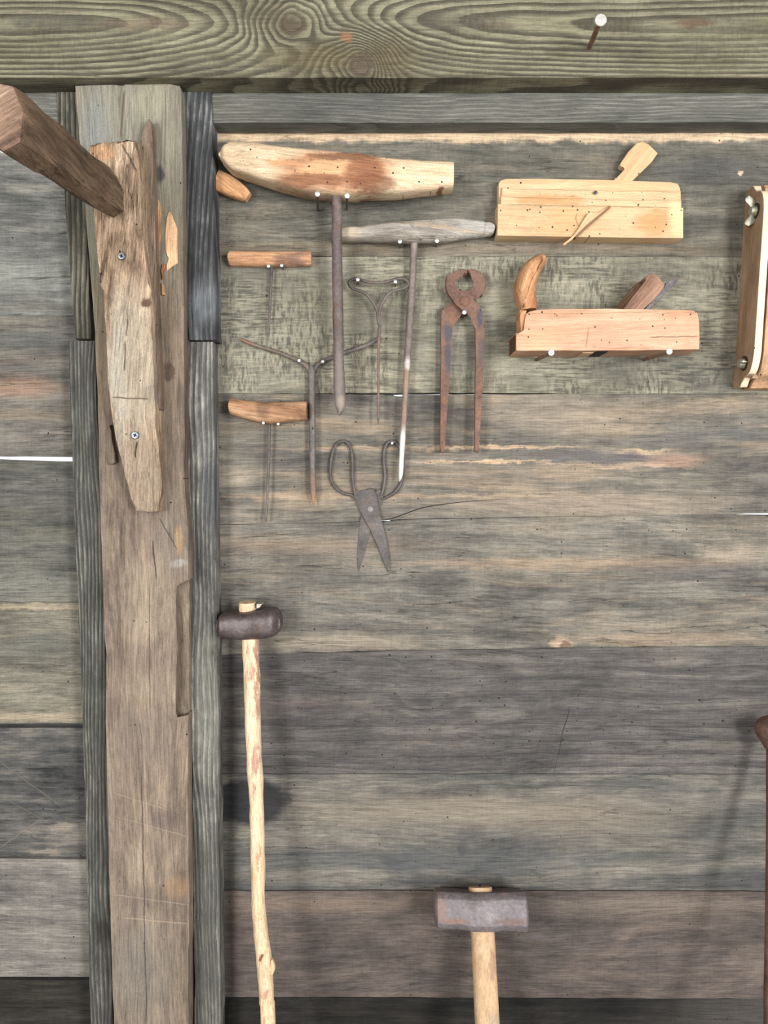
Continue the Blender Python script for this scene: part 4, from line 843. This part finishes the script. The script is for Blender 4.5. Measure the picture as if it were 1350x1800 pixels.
t = thing('sledgehammer', (P(858, 1800, .14).x, -.42, 0), 'short sledgehammer with a blocky grey steel head and smooth tan handle', 'hammer')
zz = Z(5.4, 730, 1520)
mS = metal('sledge_steel', C(84, 76, 76), C(112, 104, 106), C(138, 130, 130), .35, .62, .8, spots=C(122, 100, 92), bump=.9,
           blobs=[(800, 1578, .08, 22, 7, C(84, 62, 56), .8, .4), (912, 1580, .08, 24, 7, C(106, 92, 74), .8, .4), (772, 1580, .08, 8, 8, C(128, 110, 96), .6, .5), (776, 1612, .08, 9, 18, C(146, 116, 104), .6, .5), (800, 1630, .08, 26, 4, C(128, 98, 82), .7, .5), (900, 1631, .08, 26, 5, C(108, 84, 74), .7, .5), (900, 1590, .08, 18, 3, C(158, 128, 108), .6, .4)])
cols = [(730 + x / 5.4, 1520 + a / 5.4, 1520 + b / 5.4) for x, a, b in [(192, 360, 540), (198, 300, 585), (214, 284, 598), (300, 288, 600), (430, 294, 604), (500, 300, 612), (550, 300, 626), (650, 299, 630), (760, 299, 628), (820, 296, 614), (950, 291, 620), (1045, 289, 628), (1066, 300, 622), (1080, 340, 606), (1087, 420, 570)]]
LEAN = math.radians(21)
def octo(cols, dfront, rb, cham=.17):
    up = Vector((0, math.sin(LEAN), math.cos(LEAN))); out = Vector((0, -math.cos(LEAN), math.sin(LEAN)))
    rings = []
    for x, a, b in cols:
        r_ = rb(x); hz = (b - a) / 2 * px2m(dfront) * 1.05; c = P(x, (a + b) / 2, dfront) - out * .026
        k = cham * min(hz, r_) * 2
        sec_ = [(-r_ + k, hz), (r_ - k, hz), (r_, hz - k), (r_, -hz + k), (r_ - k, -hz), (-r_ + k, -hz), (-r_, -hz + k), (-r_, hz - k)]
        rings.append([c + out * u + up * v for u, v in sec_])
    bm = skin(rings)
    bmesh.ops.bevel(bm, geom=bm.edges[:], offset=.0011, segments=1, affect='EDGES', clamp_overlap=True)
    return bm
obj('head', octo(cols, .064, lambda x: .026 if 775 < x < 925 else .025 if 768 < x < 930 else .021), mS, t, True, 32)
mT = wood('sledge_handle_wood', C(138, 110, 80), C(182, 152, 118), C(206, 178, 146), grain=90, off=52.2, crack=.12, streak=.8, contrast=.7, bump=.3, rough=.6, fine=.6,
          blobs=[(866, 1695, .08, 5, 12, C(150, 116, 92), .7, .5), (842, 1705, .08, 6, 16, C(160, 128, 98), .6, .5), (868, 1715, .08, 5, 12, C(146, 114, 92), .6, .5), (845, 1655, .08, 5, 8, C(162, 132, 100), .5, .5), (868, 1780, .08, 10, 12, C(150, 136, 124), .5, .6), (862, 1653, .08, 12, 4, C(170, 136, 100), .5, .5)])
def px_of(w):
    y_, z_ = 1 + w.y, w.z - CAMZ
    fwd = y_ * CT - z_ * ST; up_ = y_ * ST + z_ * CT
    return (675 + F * w.x / fwd, 900 - F * up_ / fwd, -w.y)
UP = Vector((-.018, math.sin(LEAN), math.cos(LEAN)))
HC = P(850.5, 1605, .064) + Vector((0, math.cos(LEAN), -math.sin(LEAN))) * .026
path = []
for s_ in (.0265, .0245, .0, -.03, -.06, -.1, -.15, -.3, -.5, -.7, -.9, (.002 - HC.z) / UP.z):
    q = px_of(HC + UP * s_); w_ = .0152 * (.97 if s_ > .025 else 1) 
    path.append((q[0], q[1], q[2], w_ / px2m(q[2]), (.0122 if s_ < .025 else .011)))
hd = obj('handle', loft(path, segs=20, power=2.6, sub=1, rough=.0003), mT, t, True, 50)
bm = bmesh.new(); c = HC + UP * .0226; bmesh.ops.create_cube(bm, size=1, matrix=Matrix.Translation(c) @ Matrix.Rotation(LEAN, 4, 'X') @ Matrix.Diagonal((.0022, .014, .004, 1)))
obj('wedge', bm, md, t, False)

# ------------------------------------------------------------------ knobbed bar at the right-hand edge
t = thing('knobbed_bar', (P(1372, 1800, .2).x, -.32, 0), 'rusty iron bar with a knobbed head leaning at the right edge of the wall', 'bar')
mB = metal('bar_rust', C(66, 46, 38), C(98, 72, 62), C(128, 98, 86), .15, .7, 1.1, spots=C(108, 76, 60))
obj('knob', loft([(1356, 1262, .030, 12, .010), (1356, 1268, .030, 22, .017), (1356, 1280, .031, 27.5, .020), (1356, 1294, .032, 24, .019), (1356, 1306, .033, 17, .013), (1356, 1316, .034, 11, .009)], segs=24, sub=4, rough=.0008, roundcap=.002), mB, t, True, 60)
path = [(1357, 1312, .034, 9.5, .0075), (1357, 1400, .052, 9.5, .0075), (1356, 1550, .083, 9.6, .0075), (1354, 1700, .113, 10, .0075), (1353, 1800, .134, 10, .0075)]
path += to_floor(1353, 1830, .14, .32, 10, 3)
obj('shaft', loft(path, segs=14, sub=3, rough=.0004), mB, t, True, 50)
